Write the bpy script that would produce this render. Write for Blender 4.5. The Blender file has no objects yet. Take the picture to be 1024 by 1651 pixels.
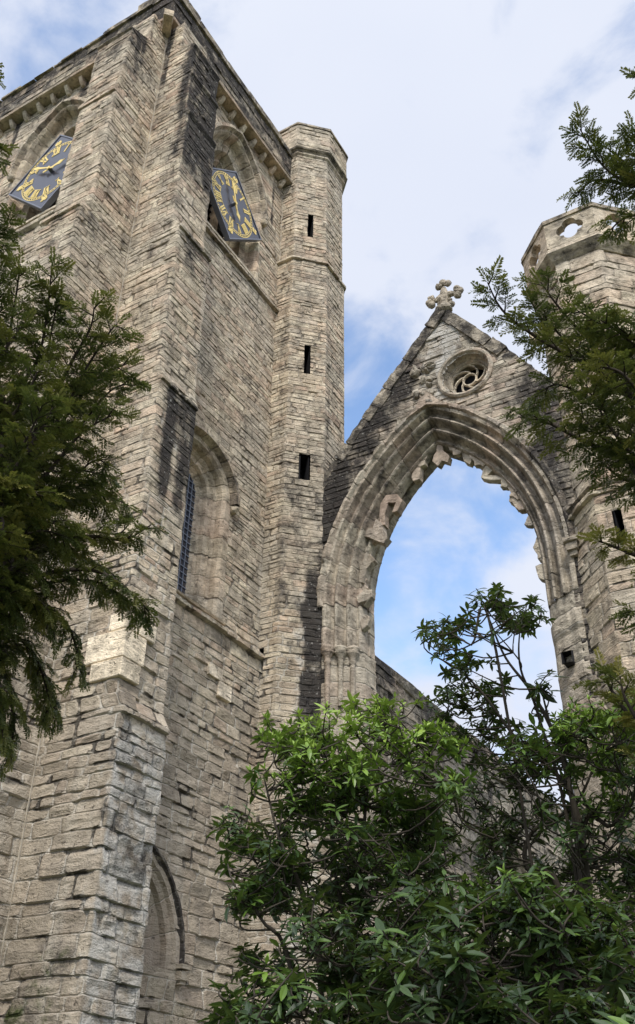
import bpy, bmesh, math, random
import numpy as np
from mathutils import Vector, Matrix

# ------------------------------------------------------------------ camera, sky, sun, exposure
S = bpy.context.scene
COL = S.collection
W_PX, H_PX, F_PX = 1024.0, 1651.0, 1560.0
YAW, PITCH, ROLL = math.radians(-31.0), math.radians(34.0), math.radians(0.95)
EYE = Vector((0, 0, 1.6))
fwd = Vector((math.sin(YAW)*math.cos(PITCH), math.cos(YAW)*math.cos(PITCH), math.sin(PITCH)))
rt0 = Vector((math.cos(YAW), -math.sin(YAW), 0)); up0 = rt0.cross(fwd)
RT = rt0*math.cos(ROLL) + up0*math.sin(ROLL); UP = up0*math.cos(ROLL) - rt0*math.sin(ROLL)
cam_d = bpy.data.cameras.new('camera'); cam = bpy.data.objects.new('camera', cam_d); COL.objects.link(cam)
cam.matrix_world = Matrix(((RT.x, UP.x, -fwd.x, EYE.x), (RT.y, UP.y, -fwd.y, EYE.y), (RT.z, UP.z, -fwd.z, EYE.z), (0, 0, 0, 1)))
cam_d.sensor_fit = 'VERTICAL'; cam_d.sensor_height = 24.0; cam_d.lens = 24.0*F_PX/H_PX
cam_d.clip_start = 0.05; cam_d.clip_end = 3000
S.camera = cam

def ray(px, py):
    """direction from the viewpoint for a measured point of the photograph (used to survey real positions)"""
    v = fwd*F_PX + RT*(px-W_PX/2) - UP*(py-H_PX/2); return v.normalized()
def at(px, py, dist): return EYE + ray(px, py)*dist
def on_y(px, py, y):
    v = ray(px, py); return EYE + v*((y-EYE.y)/v.y)

SUN_AZ, SUN_EL = math.atan2(0.46, -0.89), math.radians(47)
sun_vec = Vector((math.sin(SUN_AZ)*math.cos(SUN_EL), math.cos(SUN_AZ)*math.cos(SUN_EL), math.sin(SUN_EL)))
ld = bpy.data.lights.new('sun', 'SUN'); ld.energy = 1.5; ld.angle = math.radians(12); ld.color = (1, .94, .83)
lo = bpy.data.objects.new('sun', ld); COL.objects.link(lo)
lo.rotation_euler = (-sun_vec).to_track_quat('-Z', 'Y').to_euler()

S.view_settings.view_transform = 'Standard'; S.view_settings.look = 'None'
S.view_settings.exposure = 0.92; S.view_settings.gamma = 1.0; S.view_settings.use_curve_mapping = False

def build_world():
    w = bpy.data.worlds.new('World'); S.world = w; w.use_nodes = True
    nt = w.node_tree; nt.nodes.clear(); N = nt.nodes.new; L = nt.links.new
    out = N('ShaderNodeOutputWorld'); bg = N('ShaderNodeBackground'); bg.inputs[1].default_value = 0.1
    L(bg.outputs[0], out.inputs[0])
    sky = N('ShaderNodeTexSky'); sky.sky_type = 'NISHITA'; sky.sun_disc = False
    sky.sun_elevation = SUN_EL; sky.sun_rotation = SUN_AZ % (2*math.pi); sky.air_density = 1.0; sky.dust_density = 0.6; sky.ozone_density = 2.0
    tc = N('ShaderNodeTexCoord')
    def math_(op, a, b=None, c=None):
        m = N('ShaderNodeMath'); m.operation = op
        for i, v in enumerate((a, b, c)):
            if v is None: continue
            if isinstance(v, (int, float)): m.inputs[i].default_value = v
            else: L(v, m.inputs[i])
        return m.outputs[0]
    def gap(px, py, lo_, hi_):           # an opening in the cloud around one direction of the sky
        d = ray(px, py); dp = N('ShaderNodeVectorMath'); dp.operation = 'DOT_PRODUCT'
        L(tc.outputs['Generated'], dp.inputs[0]); dp.inputs[1].default_value = d
        mr = N('ShaderNodeMapRange'); mr.interpolation_type = 'SMOOTHSTEP'
        L(dp.outputs['Value'], mr.inputs[0]); mr.inputs[1].default_value = math.cos(math.radians(hi_)); mr.inputs[2].default_value = math.cos(math.radians(lo_))
        return mr.outputs[0]
    def noise(scale, detail, rough, stretch=(1, 1, 1), off=(0, 0, 0)):
        mp = N('ShaderNodeMapping'); L(tc.outputs['Generated'], mp.inputs[0]); mp.inputs['Scale'].default_value = stretch; mp.inputs['Location'].default_value = off
        n = N('ShaderNodeTexNoise'); n.inputs['Scale'].default_value = scale; n.inputs['Detail'].default_value = detail; n.inputs['Roughness'].default_value = rough
        n.inputs['Distortion'].default_value = 0.3
        L(mp.outputs[0], n.inputs['Vector']); return n.outputs['Fac']
    n1 = noise(7.0, 9, .55, (1, 1, 1.6), (.35, .12, .7)); n2 = noise(1.6, 4, .5, (1, 1, 1.2), (2.1, .4, .2))
    blue = math_('ADD', math_('MULTIPLY', gap(650, 870, 1, 10), .36), math_('MULTIPLY', gap(555, 590, 0.5, 8), .22))
    blue = math_('ADD', blue, math_('MULTIPLY', gap(60, 60, 1, 13), .24))
    cov = math_('SUBTRACT', math_('ADD', math_('MULTIPLY', math_('SUBTRACT', n1, .5), 2.3), math_('ADD', math_('MULTIPLY', math_('SUBTRACT', n2, .5), .5), .88)), math_('MULTIPLY', blue, 2.0))
    mr = N('ShaderNodeMapRange'); mr.interpolation_type = 'SMOOTHSTEP'; L(cov, mr.inputs[0]); mr.inputs[1].default_value = 0.05; mr.inputs[2].default_value = .85
    # cloud tone: thin lavender grey to white, brighter towards the sun behind the viewer
    ramp = N('ShaderNodeMix'); ramp.data_type = 'RGBA'
    mr2 = N('ShaderNodeMapRange'); L(n2, mr2.inputs[0]); mr2.inputs[1].default_value = .35; mr2.inputs[2].default_value = .68
    L(mr2.outputs[0], ramp.inputs[0]); ramp.inputs[6].default_value = (3.9, 4.2, 5.0, 1); ramp.inputs[7].default_value = (4.6, 4.82, 5.35, 1)
    dp = N('ShaderNodeVectorMath'); dp.operation = 'DOT_PRODUCT'; L(tc.outputs['Generated'], dp.inputs[0]); dp.inputs[1].default_value = sun_vec
    glow = N('ShaderNodeMapRange'); L(dp.outputs['Value'], glow.inputs[0]); glow.inputs[1].default_value = .35; glow.inputs[2].default_value = 1.0; glow.inputs[3].default_value = 1.0; glow.inputs[4].default_value = 2.0
    gm = N('ShaderNodeVectorMath'); gm.operation = 'SCALE'; L(ramp.outputs[2], gm.inputs[0]); L(glow.outputs[0], gm.inputs['Scale'])
    sk = N('ShaderNodeVectorMath'); sk.operation = 'SCALE'; L(sky.outputs[0], sk.inputs[0]); sk.inputs['Scale'].default_value = 1.0; sk2 = N('ShaderNodeVectorMath'); sk2.operation = 'MULTIPLY'; sk2.inputs[1].default_value = (1.75, 1.72, 1.68); L(sk.outputs[0], sk2.inputs[0])
    mix = N('ShaderNodeMix'); mix.data_type = 'RGBA'; L(mr.outputs[0], mix.inputs[0]); L(sk2.outputs[0], mix.inputs[6]); L(gm.outputs[0], mix.inputs[7])
    L(mix.outputs[2], bg.inputs[0])
build_world()

# ------------------------------------------------------------------ materials
def new_mat(name):
    m = bpy.data.materials.new(name); m.use_nodes = True; m.node_tree.nodes.clear(); return m, m.node_tree
class NB:
    def __init__(s, nt): s.nt = nt
    def n(s, t, **kw):
        x = s.nt.nodes.new(t)
        for k, v in kw.items(): setattr(x, k, v)
        return x
    def put(s, sock, v):
        if v is None: return
        if hasattr(v, 'is_output') or isinstance(v, bpy.types.NodeSocket): s.nt.links.new(v, sock)
        else: sock.default_value = v
    def math(s, op, a, b=None, c=None, clamp=False):
        m = s.n('ShaderNodeMath', operation=op, use_clamp=clamp)
        for i, v in enumerate((a, b, c)): s.put(m.inputs[i], v)
        return m.outputs[0]
    def mix(s, f, a, b, blend='MIX'):
        m = s.n('ShaderNodeMix', data_type='RGBA', blend_type=blend); s.put(m.inputs[0], f); s.put(m.inputs[6], a); s.put(m.inputs[7], b); return m.outputs[2]
    def step(s, x, a, b, c=0.0, d=1.0):
        m = s.n('ShaderNodeMapRange', interpolation_type='SMOOTHSTEP'); s.put(m.inputs[0], x); m.inputs[1].default_value = a; m.inputs[2].default_value = b
        m.inputs[3].default_value = c; m.inputs[4].default_value = d; return m.outputs[0]
    def pos(s, scale=(1, 1, 1)):
        g = s.n('ShaderNodeNewGeometry'); mp = s.n('ShaderNodeMapping'); s.put(mp.inputs[0], g.outputs['Position']); mp.inputs['Scale'].default_value = scale; return mp.outputs[0]
    def noise(s, vec, scale, detail=4, rough=.55, dist=0):
        n = s.n('ShaderNodeTexNoise'); s.put(n.inputs['Vector'], vec); n.inputs['Scale'].default_value = scale; n.inputs['Detail'].default_value = detail
        n.inputs['Roughness'].default_value = rough; n.inputs['Distortion'].default_value = dist; return n.outputs['Fac']
    def attr(s, name):
        a = s.n('ShaderNodeAttribute', attribute_name=name); return a.outputs['Fac']
    def ramp(s, f, stops):
        r = s.n('ShaderNodeValToRGB'); s.put(r.inputs[0], f); e = r.color_ramp.elements
        while len(e) < len(stops): e.new(.5)
        for el, (p, c) in zip(e, stops): el.position = p; el.color = (*c, 1)
        return r.outputs[0]
    def finish(s, base, rough=.9, bump=None, dist=.02, strength=1.0, metal=0, spec=.3):
        p = s.n('ShaderNodeBsdfPrincipled'); o = s.n('ShaderNodeOutputMaterial'); s.put(p.inputs['Base Color'], base); s.put(p.inputs['Roughness'], rough)
        p.inputs['Metallic'].default_value = metal; p.inputs['Specular IOR Level'].default_value = spec
        if bump is not None:
            b = s.n('ShaderNodeBump'); s.put(b.inputs['Height'], bump); b.inputs['Distance'].default_value = dist; b.inputs['Strength'].default_value = strength
            s.put(p.inputs['Normal'], b.outputs[0])
        s.nt.links.new(p.outputs[0], o.inputs[0]); return p

def stone_material(name, tone=1.0, low_shade_amt=1.0, mortar_shadow_amt=1.0, tint=(1.06, 1.03, .975)):
    m, nt = new_mat(name); b = NB(nt)
    P = b.pos(); Pbed = b.pos((1, 1, 3.2)); Prun = b.pos((1, 1, .10)); Pst = b.pos((1, 1, 8))
    sc = b.attr('sc'); jn = b.attr('jn'); dk = b.attr('dk'); pl = b.attr('pl'); mo = b.attr('mo')
    big = b.noise(P, .55, 4, .6); med = b.noise(P, 3.2, 6, .62, .3); fine = b.noise(P, 38, 4, .6); bed = b.noise(Pbed, 6.5, 5, .62, .5)
    def T(c): return tuple(min(1, x*tone*k_) for x, k_ in zip(c, tint))
    col = b.ramp(sc, [(0, T((.34, .285, .22))), (.16, T((.51, .44, .34))), (.32, T((.44, .335, .26))), (.48, T((.53, .465, .365))), (.62, T((.40, .35, .29))), (.78, T((.50, .40, .305))), (.9, T((.47, .41, .325))), (1, T((.62, .55, .43)))])
    col = b.mix(b.step(big, .40, .66, 0, .7), col, (.45*tone, .40*tone, .32*tone, 1))
    g = b.math('ADD', b.math('MULTIPLY', med, 1.05), b.math('MULTIPLY', bed, .45))
    val = b.math('ADD', b.math('MULTIPLY', b.math('SUBTRACT', g, .75), 2.5), 1.04)
    val = b.math('ADD', val, b.math('MULTIPLY', b.math('SUBTRACT', fine, .5), .9))
    cv = b.n('ShaderNodeVectorMath', operation='SCALE'); b.put(cv.inputs[0], col); b.put(cv.inputs['Scale'], val); col = cv.outputs[0]
    # thin dark flaking seams along the bedding
    seam = b.math('MAXIMUM', b.step(b.noise(Pst, 2.6, 5, .66, .9), .335, .37, 1, 0), b.math('MULTIPLY', b.step(b.noise(P, 5.5, 5, .65, .4), .30, .36, 1, 0), .9))
    col = b.mix(b.math('MULTIPLY', seam, .72), col, (.075, .065, .055, 1))
    gz0 = b.n('ShaderNodeSeparateXYZ'); b.put(gz0.inputs[0], P); low_shade_brown = b.step(b.math('ADD', gz0.outputs[2], b.math('MULTIPLY', b.math('SUBTRACT', b.noise(P, .8, 3), .5), 7)), 6.5, 11.5, 1, 0)  # browner lower stone, with overhead tree shade painted into its colour
    col = b.mix(b.math('MULTIPLY', low_shade_brown, .72*low_shade_amt), col, b.mix(sc, (.25, .21, .165, 1), (.44, .375, .295, 1)))
    run = b.step(b.noise(Prun, 1.9, 5, .62), .50, .74); col = b.mix(b.math('MULTIPLY', run, .42), col, (.20, .18, .155, 1))
    run2 = b.step(b.noise(Prun, 1.1, 4, .6), .30, .44, 1, 0); col = b.mix(b.math('MULTIPLY', run2, .35), col, (.60, .55, .46, 1))
    pit = b.step(b.noise(P, 9.5, 5, .7), .30, .38, 1, 0); col = b.mix(b.math('MULTIPLY', pit, .6), col, (.10, .088, .075, 1))
    # mortar, pale low down; higher up, joint shadow painted in as dark lines
    wob = b.math('ADD', jn, b.math('MULTIPLY', b.math('SUBTRACT', med, .5), .30))
    mort = b.step(wob, .80, .93)
    patchy = b.step(b.noise(P, 1.1, 3), .45, .6)
    gz = b.n('ShaderNodeSeparateXYZ'); b.put(gz.inputs[0], P); lowz = b.step(b.math('ADD', gz.outputs[2], b.math('MULTIPLY', b.math('SUBTRACT', big, .5), 12)), 9, 15)
    mcol = b.mix(lowz, (.56*tone, .52*tone, .45*tone, 1), (.25, .22, .18, 1))
    col = b.mix(b.math('MULTIPLY', b.math('MULTIPLY', mort, b.math('ADD', b.math('MULTIPLY', patchy, .45), b.math('SUBTRACT', .42, b.math('MULTIPLY', lowz, .30)))), mortar_shadow_amt), col, mcol)
    vn = b.noise(P, 4.3, 4, .6); void = b.math('MULTIPLY', b.step(b.math('ADD', jn, b.math('MULTIPLY', b.math('SUBTRACT', vn, .5), .5)), .70, .86), b.step(b.noise(P, 1.7, 4, .6), .53, .62))
    col = b.mix(b.math('MULTIPLY', void, b.math('SUBTRACT', .85, b.math('MULTIPLY', lowz, .55))), col, (.045, .038, .032, 1))
    # pale lichen crust
    pm = b.step(b.math('ADD', pl, b.math('SUBTRACT', b.math('MULTIPLY', med, .9), .45)), .35, .6)
    col = b.mix(b.math('MULTIPLY', pm, .75), col, (.50, .49, .46, 1))
    # black crust with its own ragged outline, flecked with white lichen
    dn = b.math('ADD', b.math('MULTIPLY', b.noise(P, 2.4, 7, .7, .4), .9), b.math('MULTIPLY', fine, .25))
    dm = b.step(b.math('ADD', dk, b.math('MULTIPLY', b.math('SUBTRACT', dn, .58), 2.3)), .25, .95)
    speck = b.step(b.noise(P, 13, 4, .65), .62, .67)
    dcol = b.mix(b.math('MULTIPLY', speck, .7), (.026, .024, .025, 1), (.42, .41, .38, 1))
    col = b.mix(b.math('MULTIPLY', dm, .93), col, dcol)
    mm = b.step(b.math('ADD', mo, b.math('SUBTRACT', med, .5)), .4, .6)
    col = b.mix(mm, col, (.07, .085, .03, 1))
    h = b.math('ADD', b.math('MULTIPLY', bed, .7), b.math('ADD', b.math('MULTIPLY', fine, .45), b.math('MULTIPLY', med, 1.1)))
    h = b.math('SUBTRACT', h, b.math('ADD', b.math('ADD', b.math('MULTIPLY', pit, .4), b.math('MULTIPLY', void, .7)), b.math('ADD', b.math('MULTIPLY', mort, .35), b.math('MULTIPLY', seam, .5))))
    b.finish(col, .93, h, .05, 1.0, spec=.2)
    return m
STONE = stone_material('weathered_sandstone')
DRESSED = stone_material('dressed_sandstone', 1.03, mortar_shadow_amt=.5)
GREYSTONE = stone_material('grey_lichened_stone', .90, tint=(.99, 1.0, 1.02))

def simple_mat(name, col, rough=.5, metal=0, nscale=8, var=.25, spec=.4, bump=.0):
    m, nt = new_mat(name); b = NB(nt); n = b.noise(b.pos(), nscale, 5, .6)
    c0 = tuple(x*(1-var) for x in col)+(1,); c1 = tuple(min(1, x*(1+var)) for x in col)+(1,)
    b.finish(b.mix(n, c0, c1), rough, n if bump else None, bump, 1.0, metal, spec); return m
GOLD = simple_mat('gilt', (.90, .68, .24), .5, 0, 20, .12)
SLATE = simple_mat('dial_blue_black', (.030, .031, .046), .25, 0, 3, .18, .8)
FRAME = simple_mat('painted_frame', (.16, .17, .21), .4, 0, 10, .3)
BLACKP = simple_mat('void_shade_black', (.012, .012, .015), .8)  # near-black backing; also paints in the unlit depth of slits and openings
LEAD = simple_mat('lead_came', (.24, .27, .34), .55, .3, 12, .2)
GLASS = simple_mat('dark_old_glass', (.02, .026, .045), .12, 0, 5, .4, .7, .004)
LOUVRE = simple_mat('old_louvre_boards', (.05, .047, .045), .8, 0, 9, .4)
BARK = simple_mat('dark_bark', (.045, .035, .028), .9, 0, 22, .5, .2, .01)
TWIG = simple_mat('twig_bark', (.055, .046, .036), .85, 0, 30, .4, .2, .004)
PALE = stone_material('new_quoin_stone', 1.6, 0.0, .2)

def leaf_mat(name, stops, rough, trans, spec=.35):
    m, nt = new_mat(name); b = NB(nt); sc = b.attr('sc'); n = b.noise(b.pos(), 3.0, 3)
    f = b.math('ADD', sc, b.math('MULTIPLY', b.math('SUBTRACT', n, .5), .5), clamp=True)
    col = b.ramp(f, stops)
    p = b.n('ShaderNodeBsdfPrincipled'); b.put(p.inputs['Base Color'], col); p.inputs['Roughness'].default_value = rough; p.inputs['Specular IOR Level'].default_value = spec
    t = b.n('ShaderNodeBsdfTranslucent'); tcol = b.mix(.55, col, (.16, .22, .03, 1)); b.put(t.inputs[0], tcol)
    mx = b.n('ShaderNodeMixShader'); mx.inputs[0].default_value = trans; b.put(mx.inputs[1], p.outputs[0]); b.put(mx.inputs[2], t.outputs[0])
    o = b.n('ShaderNodeOutputMaterial'); b.put(o.inputs[0], mx.outputs[0]); return m
YEWLEAF = leaf_mat('yew_needles', [(0, (.030, .042, .022)), (.3, (.095, .118, .040)), (.6, (.175, .18, .052)), (1, (.30, .26, .075))], .45, .22, .4)
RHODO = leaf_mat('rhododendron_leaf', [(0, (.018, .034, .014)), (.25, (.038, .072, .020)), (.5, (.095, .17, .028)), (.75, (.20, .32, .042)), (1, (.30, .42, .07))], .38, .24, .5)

def ground_mat():
    m, nt = new_mat('mossy_turf'); b = NB(nt); n = b.noise(b.pos(), .9, 6, .65); n2 = b.noise(b.pos(), 40, 3)
    b.finish(b.mix(b.math('MULTIPLY', n2, n), (.045, .07, .022, 1), (.11, .105, .05, 1)), .95, n2, .02); return m

# ------------------------------------------------------------------ helpers
def link(name, me, mat=None, parent=None):
    o = bpy.data.objects.new(name, me); COL.objects.link(o)
    if mat is not None: me.materials.append(mat)
    if parent is not None:
        o.parent = parent; o.matrix_parent_inverse = parent.matrix_basis.inverted()
    return o
def empty(name, loc, label, cat, group=None):
    o = bpy.data.objects.new(name, None); COL.objects.link(o); o.location = loc; o['label'] = label; o['category'] = cat
    o.empty_display_size = .3
    if group: o['group'] = group
    return o
def np_mesh(name, V, Fq, face_attr=None, point_attr=None, smooth=False):
    """mesh from numpy arrays; Fq (n,4) or (n,3)"""
    me = bpy.data.meshes.new(name); V = np.asarray(V, np.float32); Fq = np.asarray(Fq, np.int32); k = Fq.shape[1]
    me.vertices.add(len(V)); me.vertices.foreach_set('co', V.ravel())
    me.loops.add(Fq.size); me.loops.foreach_set('vertex_index', Fq.ravel())
    me.polygons.add(len(Fq)); me.polygons.foreach_set('loop_start', np.arange(0, Fq.size, k, dtype=np.int32))
    me.polygons.foreach_set('loop_total', np.full(len(Fq), k, np.int32))
    me.polygons.foreach_set('use_smooth', np.full(len(Fq), smooth))
    me.update(calc_edges=True)
    for nm, a in (face_attr or {}).items():
        at_ = me.attributes.new(nm, 'FLOAT', 'FACE'); at_.data.foreach_set('value', np.asarray(a, np.float32))
    for nm, a in (point_attr or {}).items():
        at_ = me.attributes.new(nm, 'FLOAT', 'POINT'); at_.data.foreach_set('value', np.asarray(a, np.float32))
    return me
def hash2(i, j, seed):
    h = (i.astype(np.int64)*374761393 + j.astype(np.int64)*668265263 + seed*1442695041) & 0x7fffffff
    h = ((h ^ (h >> 13))*1274126177) & 0x7fffffff
    h = (h ^ (h >> 16)) & 0xffffff
    return h/float(0xffffff)
def vnoise(x, y, seed=0):
    xi = np.floor(x); yi = np.floor(y); fx = x-xi; fy = y-yi; fx = fx*fx*(3-2*fx); fy = fy*fy*(3-2*fy)
    a = hash2(xi, yi, seed); b = hash2(xi+1, yi, seed); c = hash2(xi, yi+1, seed); d = hash2(xi+1, yi+1, seed)
    return (a*(1-fx)+b*fx)*(1-fy)+(c*(1-fx)+d*fx)*fy
def fbm(x, y, seed=0, oct_=3):
    s = 0; a = 1; t = 0
    for o in range(oct_): s = s+a*vnoise(x*2**o, y*2**o, seed+o*17); t += a; a *= .55
    return s/t
def sstep(x, a, b): t = np.clip((x-a)/(b-a), 0, 1); return t*t*(3-2*t)

def make_courses(z0, z1, seed, hmin, hmax, breaks=(), blow=.12):
    r = random.Random(seed); zs = [z0]; br = sorted([b for b in breaks if z0 < b < z1]) + [z1]
    for b in br:
        while True:
            low = max(0, 1-zs[-1]/10.)
            h = r.uniform(hmin, hmax)*(1+blow*low)
            if b-zs[-1] < h*1.6:
                zs.append(b); break
            zs.append(zs[-1]+h)
    return zs

def strip(name, outline, z0, z1, seed=1, closed=True, cell=.065, coarse=(), rough=1.0, hole=None, stain=None, hmin=.15, hmax=.30, breaks=(), lens=(.28, .9), rough_fn=None, blow=.12):
    """a wall of individually weathered stones: outline(z) gives plan points (counter-clockwise); every course and stone is real relief"""
    rng = np.random.RandomState(seed)
    zc = make_courses(z0, z1, seed, hmin, hmax, breaks, blow)
    P0 = np.array(outline((z0+z1)/2)); n = len(P0); nseg = n if closed else n-1
    cs, ct = [], []
    ulist = []; u = 0
    for i in range(nseg):
        a = P0[i]; b_ = P0[(i+1) % n]; ln = np.hypot(*(b_-a)); k = max(1, int(round(ln/(cell if i not in coarse else .6))))
        for j in range(k): cs.append(i); ct.append(j/k); ulist.append(u+ln*j/k)
        u += ln
    cs.append(nseg-1); ct.append(1.0); ulist.append(u)
    cs = np.array(cs); ct = np.array(ct); U = np.array(ulist); nc = len(U)
    rows, rcourse, rt, rj = [], [], [], []
    for k in range(len(zc)-1):
        a, b_ = zc[k], zc[k+1]; h = b_-a
        inner = [a+.013, a+.038]
        m = max(1, int(round((h-.075)/.055)))
        inner += [a+.038+(h-.076)*q/m for q in range(1, m)] + [b_-.038, b_-.012]
        rows.append(a); rcourse.append(k); rt.append(0); rj.append(True)
        for z in inner: rows.append(z); rcourse.append(k); rt.append((z-a)/h); rj.append(False)
    rows.append(z1); rcourse.append(len(zc)-2); rt.append(1); rj.append(True)
    Z = np.array(rows); nr = len(Z); rcourse = np.array(rcourse); rt = np.array(rt); rj = np.array(rj)
    D = np.zeros((nr, nc)); JN = np.zeros((nr, nc)); SCf = np.zeros((nr-1, nc-1)); ZO = np.zeros((nr, nc))
    for k in range(len(zc)-1):
        idx = np.where(rcourse == k)[0]; h = zc[k+1]-zc[k]
        joints = [U[0]-rng.uniform(.05, .4)]
        while joints[-1] < U[-1]: joints.append(joints[-1]+rng.uniform(*lens)*(.7+h*2.0))
        sid = np.searchsorted(np.array(joints), U, side='right'); ns = sid.max()+2
        base = rng.normal(0, .008, ns); tilt = rng.normal(.0, .010, ns); zof = rng.normal(0, .009, ns); sc = rng.uniform(0, 1, ns)
        q = rng.uniform(0, 1, ns); base[q < .10] -= rng.uniform(.012, .042, (q < .10).sum()); base[q > .97] += rng.uniform(.012, .03, (q > .97).sum())
        off = rng.uniform(0, 50, ns); eam = rng.uniform(.25, 1.3, ns); fam = np.where(rng.uniform(0, 1, ns) < .42, rng.uniform(.5, 1.3, ns), rng.uniform(0, .25, ns))
        jcol = np.zeros(nc, bool); jcol[1:] = sid[1:] != sid[:-1]
        du = np.full(nc, 9.0); ju = U[jcol]
        if len(ju): du = np.min(np.abs(U[:, None]-ju[None, :]), axis=1)
        uu = np.broadcast_to(U, (len(idx), nc)); zz = np.broadcast_to(Z[idx][:, None], (len(idx), nc)); tt = rt[idx][:, None]
        er = (fbm(uu*2.2+off[sid][None, :], zz*11, seed+k, 3)-.5)*.052*eam[sid][None, :]
        # flaking: beds that have split away leave little horizontal shelves
        fl = np.floor(fbm(uu*1.4+off[sid][None, :], zz*5+off[sid][None, :], seed+3, 2)*5.0)/5.0-.5
        d = base[sid][None, :]+tilt[sid][None, :]*(tt-.5)*2*h/.2+er+fl*.050*fam[sid][None, :]
        dl = np.copy(d); 
        left = np.concatenate([sid[:1], sid[:-1]])
        dleft = base[left][None, :]+tilt[left][None, :]*(tt-.5)*2*h/.2+er
        d = np.where(jcol[None, :], np.minimum(d, dleft)-.007, d)
        D[idx] = d
        zo = zof[sid]; ZO[idx] += np.where(tt < .5, np.clip(1-tt*h/.075, 0, 1), 0)*zo[None, :]
        if k: ZO[prev_idx] += np.where(prev_tt > .5, np.clip(1-(1-prev_tt)*prev_h/.075, 0, 1), 0)*zo[None, :]
        prev_idx, prev_tt, prev_h = idx, tt, h
        JN[idx] = np.maximum(np.clip(1-du/.1, 0, 1)[None, :], np.clip(1-np.minimum(tt, 1-tt)*h/.1, 0, 1))
        f_idx = idx[idx < nr-1]
        SCf[f_idx] = sc[sid[:-1]][None, :]
    JN[rj] = 1
    for r in np.where(rj)[0]:
        lo_ = D[r-1] if r > 0 else D[r+1]; hi_ = D[r+1] if r < nr-1 else D[r-1]
        D[r] = np.minimum(lo_, hi_)-.010
    UU = np.broadcast_to(U, (nr, nc)); ZZ = np.broadcast_to(Z[:, None], (nr, nc))
    D = D*rough
    if closed: D[:, -1] = D[:, 0]
    # plan positions per row
    X = np.zeros((nr, nc)); Y = np.zeros((nr, nc)); NX = np.zeros((nr, nc)); NY = np.zeros((nr, nc))
    cache = {}
    for r in range(nr):
        P = np.array(outline(Z[r]), float); Q = np.roll(P, -1, 0); seg = Q-P; ln = np.hypot(seg[:, 0], seg[:, 1]); ln[ln == 0] = 1
        nrm = np.stack([seg[:, 1]/ln, -seg[:, 0]/ln], 1)
        a = P[cs]; b_ = Q[cs]; pt = a*(1-ct)[:, None]+b_*ct[:, None]
        nn = nrm[cs].copy()
        for c in np.where((ct == 0) | (ct == 1))[0]:
            i = cs[c] if ct[c] == 0 else (cs[c]+1)
            if closed: p_, q_ = nrm[(i-1) % n], nrm[i % n]
            else:
                if i == 0 or i >= nseg: p_ = q_ = nrm[min(i, nseg-1)] if i == 0 else nrm[nseg-1]
                else: p_, q_ = nrm[i-1], nrm[i]
            nn[c] = (p_+q_)/(1+float(p_@q_))
        X[r], Y[r] = pt[:, 0], pt[:, 1]; NX[r], NY[r] = nn[:, 0], nn[:, 1]
    if rough_fn is not None: D = D*rough_fn(X, Y, ZZ)
    corner = (ct == 0) & ~np.isin(cs, [])
    for c in np.where(corner)[0]:
        near = np.abs(U-U[c]) < .09; D[:, near] *= .32; D[:, c] -= vnoise(Z*3.1+c, np.zeros(nr)+c, seed+9)*.016*rough
    if closed: D[:, -1] = D[:, 0]
    wob = (vnoise(UU*.55, ZZ*.9, seed+40)-.5)*.05*min(1, rough)+(vnoise(UU*2.3, ZZ*3.1, seed+41)-.5)*.022+ZO
    edge = np.clip(np.minimum(ZZ-z0, z1-ZZ)/.3, 0, 1)
    if closed: wob[:, -1] = wob[:, 0]
    V = np.stack([X+NX*D, Y+NY*D, ZZ+wob*edge], -1).reshape(-1, 3)
    r_, c_ = np.meshgrid(np.arange(nr-1), np.arange(nc-1), indexing='ij')
    a = (r_*nc+c_).ravel(); Fq = np.stack([a, a+1, a+1+nc, a+nc], 1); scf = SCf.ravel()
    if hole is not None:
        base = np.stack([X, Y, ZZ], -1).reshape(-1, 3); ctr = base[Fq].mean(1)
        keep = ~hole(ctr[:, 0], ctr[:, 1], ctr[:, 2]); Fq = Fq[keep]; scf = scf[keep]
    pa = {'jn': JN.ravel()}
    if stain is not None:
        st = stain(V[:, 0], V[:, 1], V[:, 2]); pa.update(st)
    return np_mesh(name, V, Fq, {'sc': scf}, pa)

def in_arch(s, z, hw, zs, c, zb, q=1.0, d=0.0):
    """inside an arched opening: s sideways from its centre"""
    s = np.abs(s); R = hw+c-d
    j = (z <= zs) & (z > zb) & (s < hw-d)
    a = (z > zs) & ((s+c)**2+((z-zs)/q)**2 < R*R)
    return j | a

class Frame:
    def __init__(s, o, r, n): s.o = Vector(o); s.r = Vector(r); s.n = Vector(n)
    def p(s, a, z, depth): return s.o + s.r*a + Vector((0, 0, z)) - s.n*depth

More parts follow.
